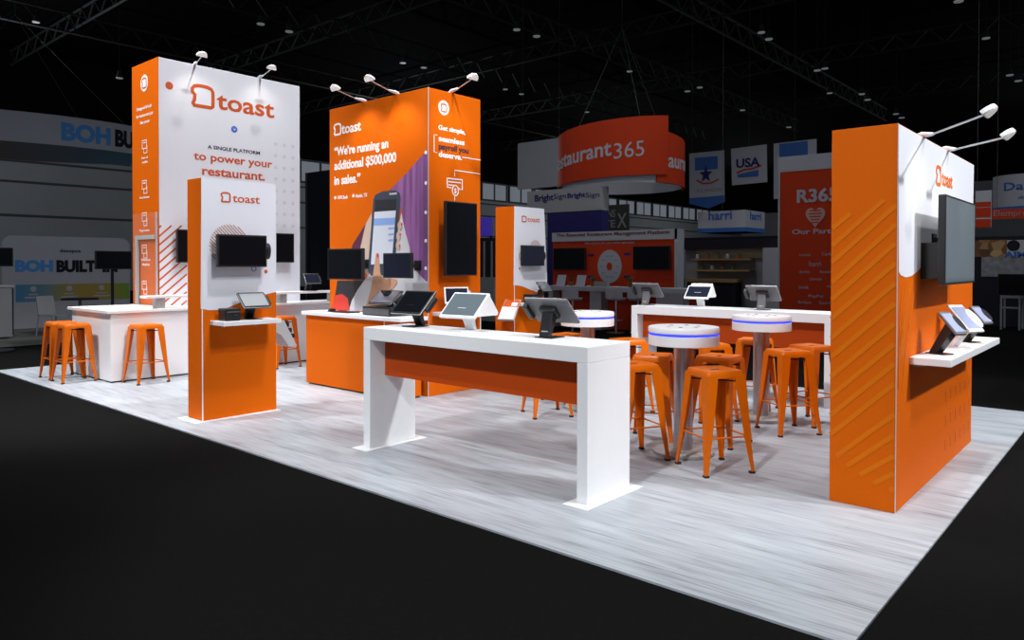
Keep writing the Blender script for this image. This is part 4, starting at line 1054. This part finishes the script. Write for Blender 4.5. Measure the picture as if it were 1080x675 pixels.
MB().prism('x', [(12.527, 5.142), (11.68, 5.259), (11.678, 5.002), (12.526, 5.011)], c_-.012, c_).build('blue_swoosh', BLUEW, r)
MB().tube([(c_, 12.067, 6.216), (c_, 12.067, 12.9)], .006, 5).build('cable', CORD, r)
c_ = 28.135
r = thing('hanging_banner', 'blue and white hanging banner above the dark red partner wall', 'banner', (c_, 10.351, 4.234))
MB().prism('x', [(11.155, 6.233), (9.552, 6.239), (9.537, 4.15), (11.141, 4.101)], c_, c_+.03).build('cloth', DW, r)
MB().prism('x', [(10.934, 6.191), (9.863, 6.202), (9.859, 5.654), (10.93, 5.648)], c_-.01, c_).build('blue_patch', BLUEW, r)
MB().tube([(c_, 10.356, 6.202), (c_, 10.356, 12.9)], .006, 5).build('cable', CORD, r)
# box banner
p0 = (23.083, 10.071, 3.023)
cb = p0[0]
za, zb_ = 2.653, 3.354
ya, yb = 11.744, 10.071
xe = 24.66
r = thing('hanging_box_sign', 'white and blue box-shaped hanging sign with a blue name on two sides', 'hanging sign', (cb, yb, za))
MB().box(cb, xe, yb, ya, za, zb_).build('box', DW, r)
MB().box(cb-.01, xe+.0, yb-.01, ya, za, za+.14).build('blue_border', DBLUE, r)
m = MB(); wx(m, cb, 'harri', *((11.346, 3.071), 0.821, 0.293), .02, .012); m.build('lettering', DBLUE, r)
m = MB(); wy(m, yb, 'harri', *((23.453, 3.071), 0.887, 0.248), .02, .012); m.build('lettering', DBLUE, r)
MB().tube([(cb+.1, (ya+yb)/2, zb_), (cb+.1, (ya+yb)/2, 12.9)], .006, 5).build('cable', CORD, r)
# shelving stand
c_ = 18.953
r = thing('exhibition_stand', 'stand with pale wooden shelves below the box-shaped sign', 'stand', (c_, 8.688, 0))
a = (10.214, 7.336, 0.266, 2.293)
MB().box(c_+.35, c_+.45, a[1], a[0], 0, a[3]).build('back_wall', DGREY, r)
MB().box(c_+.2, c_+.45, a[1], a[0], a[3], a[3]+.04).build('top_rail', DINK, r)
MB().box(c_+.1, c_+.5, a[1], a[0], a[3]-.28, a[3]-.02).build('header', DINK, r)
q = (9.84, 7.899, 1.755, 2.115)
MB().box(c_+.28, c_+.35, q[1], q[0], q[2], q[3]).build('sign_board', mat('stand_cream', (.42, .38, .28), .6, spec=.12), r)
m = MB(); wx(m, c_+.28, 'LUNCH', *((9.495, 1.85), 0.805, 0.105), 0, .01); m.build('lettering', DGREY, r)
for v in [1.741, 1.434]: MB().box(c_, c_+.35, q[1]+.25, q[0], v-.05, v).build('shelf', WOOD, r)
wq = (9.864, 8.47, 1.002, 1.184)
MB().box(c_-.3, c_+.3, wq[1], wq[0], wq[3]-.09, wq[3]).build('worktop', WOOD, r)
MB().box(c_-.25, c_+.3, wq[1]+.03, wq[0]-.03, 0, wq[3]-.09).build('base_cabinet', DINK, r)
MB().box(c_-.1, c_+.3, 7.394, 7.745, 0, a[3]-.28).build('side_panel', DW, r)
random.seed(3)
for i in range(9):
    lev = i % 2
    zz = [1.741, 1.434][lev]; yy = q[0]-.12-(q[0]-q[1]-.6)*(i/9)
    bt = thing('jar', 'small jar on the %s pale wooden shelf of the far stand' % ('upper' if lev == 0 else 'lower'), 'jar', (c_+.15, yy, zz), 'jars on the pale wooden shelves, %s shelf' % ('upper' if lev == 0 else 'lower'))
    MB().lathe([(.045, 0), (.05, .01), (.05, .10), (.035, .125)], (c_+.15, yy, zz), 14).build('body', (DW, GREEN, TERRA)[i % 3], bt)
    MB().lathe([(.038, .125), (.038, .145)], (c_+.15, yy, zz), 14).build('lid', DINK, bt)
# dark red partner wall
c_ = 15.199
r = thing('exhibition_stand', 'dark red partner wall with a white heart, left of the right panel tower', 'stand', (c_, 5.39, 0))
a = (5.883, 4.347, 0.607, 3.479)
MB().box(c_, c_+.3, a[1], a[0], 0, a[3]).build('wall_panel', DRED, r)
MB().box(c_-.01, c_+.3, a[1], a[0], a[3], 3.79).build('header', DW, r)
yl = a[0]
MB().box(c_-.01, c_+.3, yl, yl+.04, 0, 3.79).build('edge_post', DW, r)
m = MB()
wx(m, c_, 'R365', *((5.538, 2.84), 0.806, 0.251), .03, .01)
wx(m, c_, 'Our Partners', *((5.63, 2.196), 1.132, 0.097), .02, .01)
for t, q in (('toast', ((5.482, 1.748), 0.227, 0.058)), ('CardFree', ((5.033, 1.755), 0.326, 0.066)), ('harri', ((5.282, 1.537), 0.233, 0.105)), ('OpenTable', ((5.48, 1.401), 0.209, 0.048)), ('Restaurant', ((5.067, 1.405), 0.309, 0.057)),
             ('clover', ((5.27, 1.26), 0.241, 0.057)), ('brink', ((5.478, 1.083), 0.19, 0.067)), ('qu', ((4.936, 1.123), 0.163, 0.057)), ('PayPal', ((5.287, 0.915), 0.279, 0.057)), ('BevSpot', ((5.495, 0.783), 0.265, 0.058)), ('Square', ((5.081, 0.788), 0.22, 0.057))):
    wx(m, c_, t, *q, .0, .01)
m.build('lettering', DW, r)
hc = (5.168, 2.545)
hp = [(.0165*16*math.sin(t)**3, .0165*(13*math.cos(t)-5*math.cos(2*t)-2*math.cos(3*t)-math.cos(4*t))) for t in [k*2*math.pi/36 for k in range(36)]]
MB().prism('x', [(hc[0]-p_[0]*.72, hc[1]+p_[1]*.85) for p_ in hp], c_-.012, c_).build('heart', mat('pale_red_heart', (.62, .42, .38), .6), r)
m = MB()
for k in range(5): m.box(c_-.016, c_-.012, hc[0]-.13+.02*abs(k-1), hc[0]+.13-.02*abs(k-1), hc[1]+.10-.06*k, hc[1]+.125-.06*k)
m.build('heart_lettering', DRED, r)
# purple-lit panel and dark cabinets right of the orange tower
r = px_panel('lit_panel', 'small violet blue panel in the dark, right of the orange tower', 'panel', 16.073, *(15.51, 14.811, 2.412, 2.962), mat('violet_panel', (.08, .05, .55), .5, emit=(.10, .06, .8), estr=.16))
for yy in [15.392, 14.888]: MB().tube([(16.073+.08, yy, -.01), (16.073+.08, yy, 2.915)], .04, 8).build('post', DINK, r)
c_ = 15.343
r = thing('cabinet', 'dark tall cabinet in the gap between orange tower and far kiosk', 'cabinet', (c_, 14.356, 0))
a = (15.579, 13.707, 1.211, 2.322)
MB().box(c_, c_+.6, a[1], a[0], .0, a[3]).build('body', DINK, r)
for q in [14.393, 14.101]: MB().box(c_-.02, c_, q-.03, q+.03, .9, a[3]-.1).build('door_edge', DGREY, r)
MB().box(c_-.35, c_, a[1], a[0], 0, 1.2).build('counter_base', DGREY, r)
c_ = 12.216
r = thing('partition', 'tall black partition seen between the white and orange towers', 'partition', (c_, 17.944, 0))
a = (18.493, 16.326, 0.208, 4.192)
MB().box(c_, c_+.3, a[1], a[0], 0, a[3]).build('panel', DINK, r)
MB().box(c_-.04, c_, a[0]-.04, a[0], 0, a[3]).build('frame', mat('partition_frame', (.05, .05, .05), .6), r)
# --- far right
c_ = 28.8
r = thing('hanging_banner', 'curved white hanging sign with blue writing at the photo\'s right edge', 'hanging sign', (c_, 3.493, 3.343))
cc = (30.315, 3.249)
ac = TOCAM(cc)
z0_, z1_ = 3.376, 4.575
MB().arc_band(cc, 1.05, 0, 2*math.pi, z0_, z1_, z0_, z1_, .03, 48).build('cloth', DW, r, smooth=True)
MB().arc_band(cc, 1.06, 0, 2*math.pi, z0_, z0_+.14, z0_, z0_+.14, .03, 48).build('blue_border', DBLUE, r, smooth=True)
m = MB(); curved_text(m, 'Datio', cc, 1.06, ac-.72, z0_+.68, .26, 1.2, .01, .01); m.build('lettering', DBLUE, r); m = MB(); curved_text(m, 'visuals', cc, 1.06, ac-.3, z0_+.38, .10, .5, .01, 0); m.build('lettering', DBLUE, r)
MB().tube([(cc[0], cc[1], z1_), (cc[0], cc[1], 12.9)], .006, 5).build('cable', CORD, r)
c_ = 26.215
r = px_panel('hanging_banner', 'long red hanging strip with grey letters under the curved sign', 'banner', c_, *(3.74, 2.486, 2.944, 3.236), DRED, 2, .04)
m = MB(); wx(m, c_, 'Elempro', *((3.693, 3.029), 0.844, 0.179), .0, .01); m.build('lettering', DGREY, r)
c_ = 24.599
r = px_panel('hanging_banner', 'narrow red and white vertical hanging banner right of the panel tower', 'banner', c_, *(3.909, 3.519, 2.635, 3.682), DW, 1, .03)
for k, (v0, v1) in enumerate([(3.227, 3.361), (2.932, 3.2), (2.636, 2.878)]):
    yq = [3.902, 3.535]
    MB().box(c_-.012, c_, yq[1], yq[0], v0, v1).build('red_patch', DRED, r)
c_ = 22.608
r = thing('exhibition_stand', 'stand with a dim food picture wall at the right edge', 'stand', (c_, 2.969, 0))
a = (3.763, 1.75, 1.297, 2.31)
MB().box(c_, c_+.3, a[1], a[0], 0, a[3]).build('back_wall', DINK, r)
FOOD = bpy.data.materials.new('food_picture_print'); FOOD.use_nodes = True
nt = FOOD.node_tree; b = nt.nodes['Principled BSDF']; b.inputs['Roughness'].default_value = .6
tc = nt.nodes.new('ShaderNodeTexCoord'); vo = nt.nodes.new('ShaderNodeTexVoronoi'); vo.inputs['Scale'].default_value = 5
cr = nt.nodes.new('ShaderNodeValToRGB'); sp = nt.nodes.new('ShaderNodeSeparateColor')
nt.links.new(tc.outputs['Object'], vo.inputs['Vector']); nt.links.new(vo.outputs['Color'], sp.inputs[0]); nt.links.new(sp.outputs[0], cr.inputs[0]); nt.links.new(cr.outputs[0], b.inputs['Base Color'])
e = cr.color_ramp.elements; e[0].color = (.05, .03, .02, 1); e[1].color = (.55, .38, .18, 1); k_ = e.new(.45); k_.color = (.32, .12, .03, 1)
q = (3.617, 2.888, 1.782, 2.224)
MB().box(c_-.015, c_, q[1], q[0], q[2], q[3]).build('food_picture', FOOD, r)
q = (3.443, 2.324, 1.271, 1.78)
PEOPLE = mat('mottled_grey_print', (.26, .26, .28), .6, noise=.8, nscale=7)
MB().box(c_-.015, c_, q[1], q[0], q[2], q[3]).build('grey_picture', PEOPLE, r)
q = (2.888, 2.135, 1.778, 2.209)
MB().box(c_-.015, c_, q[1], q[0], q[2], q[3]).build('sign_board', DW, r)
m = MB(); wx(m, c_-.015, 'AIM', *((2.949, 1.781), 0.482, 0.133), .04, .012); m.build('lettering', DBLUE, r)
MB().disc('x', (2.749, 2.069), .14, c_-.022, c_-.015, 20).build('emblem', DINK, r)
tv('dark screen in front of the mottled grey picture, right edge', 'x', *(1.79, 2.854, 0.853, 1.363), 20.926, 22.608)
p = (21.435, 2.857)
r = thing('work_table', 'dim white high table standing in the dark aisle at the right edge', 'table', (p[0], p[1], 0))
a = (2.867, 2.455, 0.069, 0.839)
MB().box(p[0], p[0]+.6, a[1], a[0], a[3]-.07, a[3]).build('tabletop', DGREY, r)
for yy in (a[1], a[0]-.04):
    for xx in (p[0], p[0]+.56): MB().box(xx, xx+.04, yy, yy+.04, 0, a[3]-.07).build('leg', DGREY, r)
MB().box(p[0], p[0]+.03, a[1]+.04, a[0]-.04, a[3]-.32, a[3]-.28).build('rail', DGREY, r)
slab('wall_right_far', GREYWALL, 46.99, 47.29, 2.891, 7.756, -.012, 6.128)
# ------------------------------------------------------------------ high-bay lamps under the roof
LAMP = mat('dim_lamp_glass', (.5, .5, .5), .5, emit=(.9, .95, 1.0), estr=.09)
for i, (x, y, z) in enumerate([(13.896, 23.82, 10.01), (14.55, 23.064, 9.745), (21.785, 25.433, 10.561), (22.394, 24.729, 10.351), (20.561, 17.691, 10.143), (21.036, 17.14, 9.902), (29.277, 18.348, 10.459), (34.554, 24.466, 10.234), (30.026, 26.638, 11.044), (30.596, 25.978, 10.789), (31.013, 16.334, 9.549), (31.387, 15.909, 9.724), (36.506, 16.116, 9.519), (26.599, 10.748, 9.812), (26.42, 10.959, 10.054), (30.83, 10.45, 9.464), (31.033, 10.219, 9.541), (35.208, 9.985, 9.2), (35.372, 9.791, 8.947), (39.489, 9.631, 8.929), (39.669, 9.42, 8.745), (40.068, 15.061, 9.02), (31.801, 4.774, 9.86), (35.951, 4.564, 9.285), (36.176, 4.3, 9.055), (12.253, 31.781, 9.109), (37.379, 12.076, 9.938), (25.386, 4.518, 9.422), (10.054, 34.356, 11.371)]):
    r = thing('high_bay_lamp', 'small dim lamp hanging under the dark hall roof', 'lamp', (x, y, z), 'dim lamps under the hall roof')
    MB().lathe([(.04, .30), (.06, .26), (.11, .06), (.15, 0), (.14, 0)], (x, y, z), 20).build('shade', TRUSSM, r)
    MB().lathe([(.13, -.03), (.13, .0)], (x, y, z), 20).build('glass', LAMP, r)
    MB().tube([(x, y, z+.32), (x, y, 13.0)], .006, 5).build('cable', TRUSSM, r)
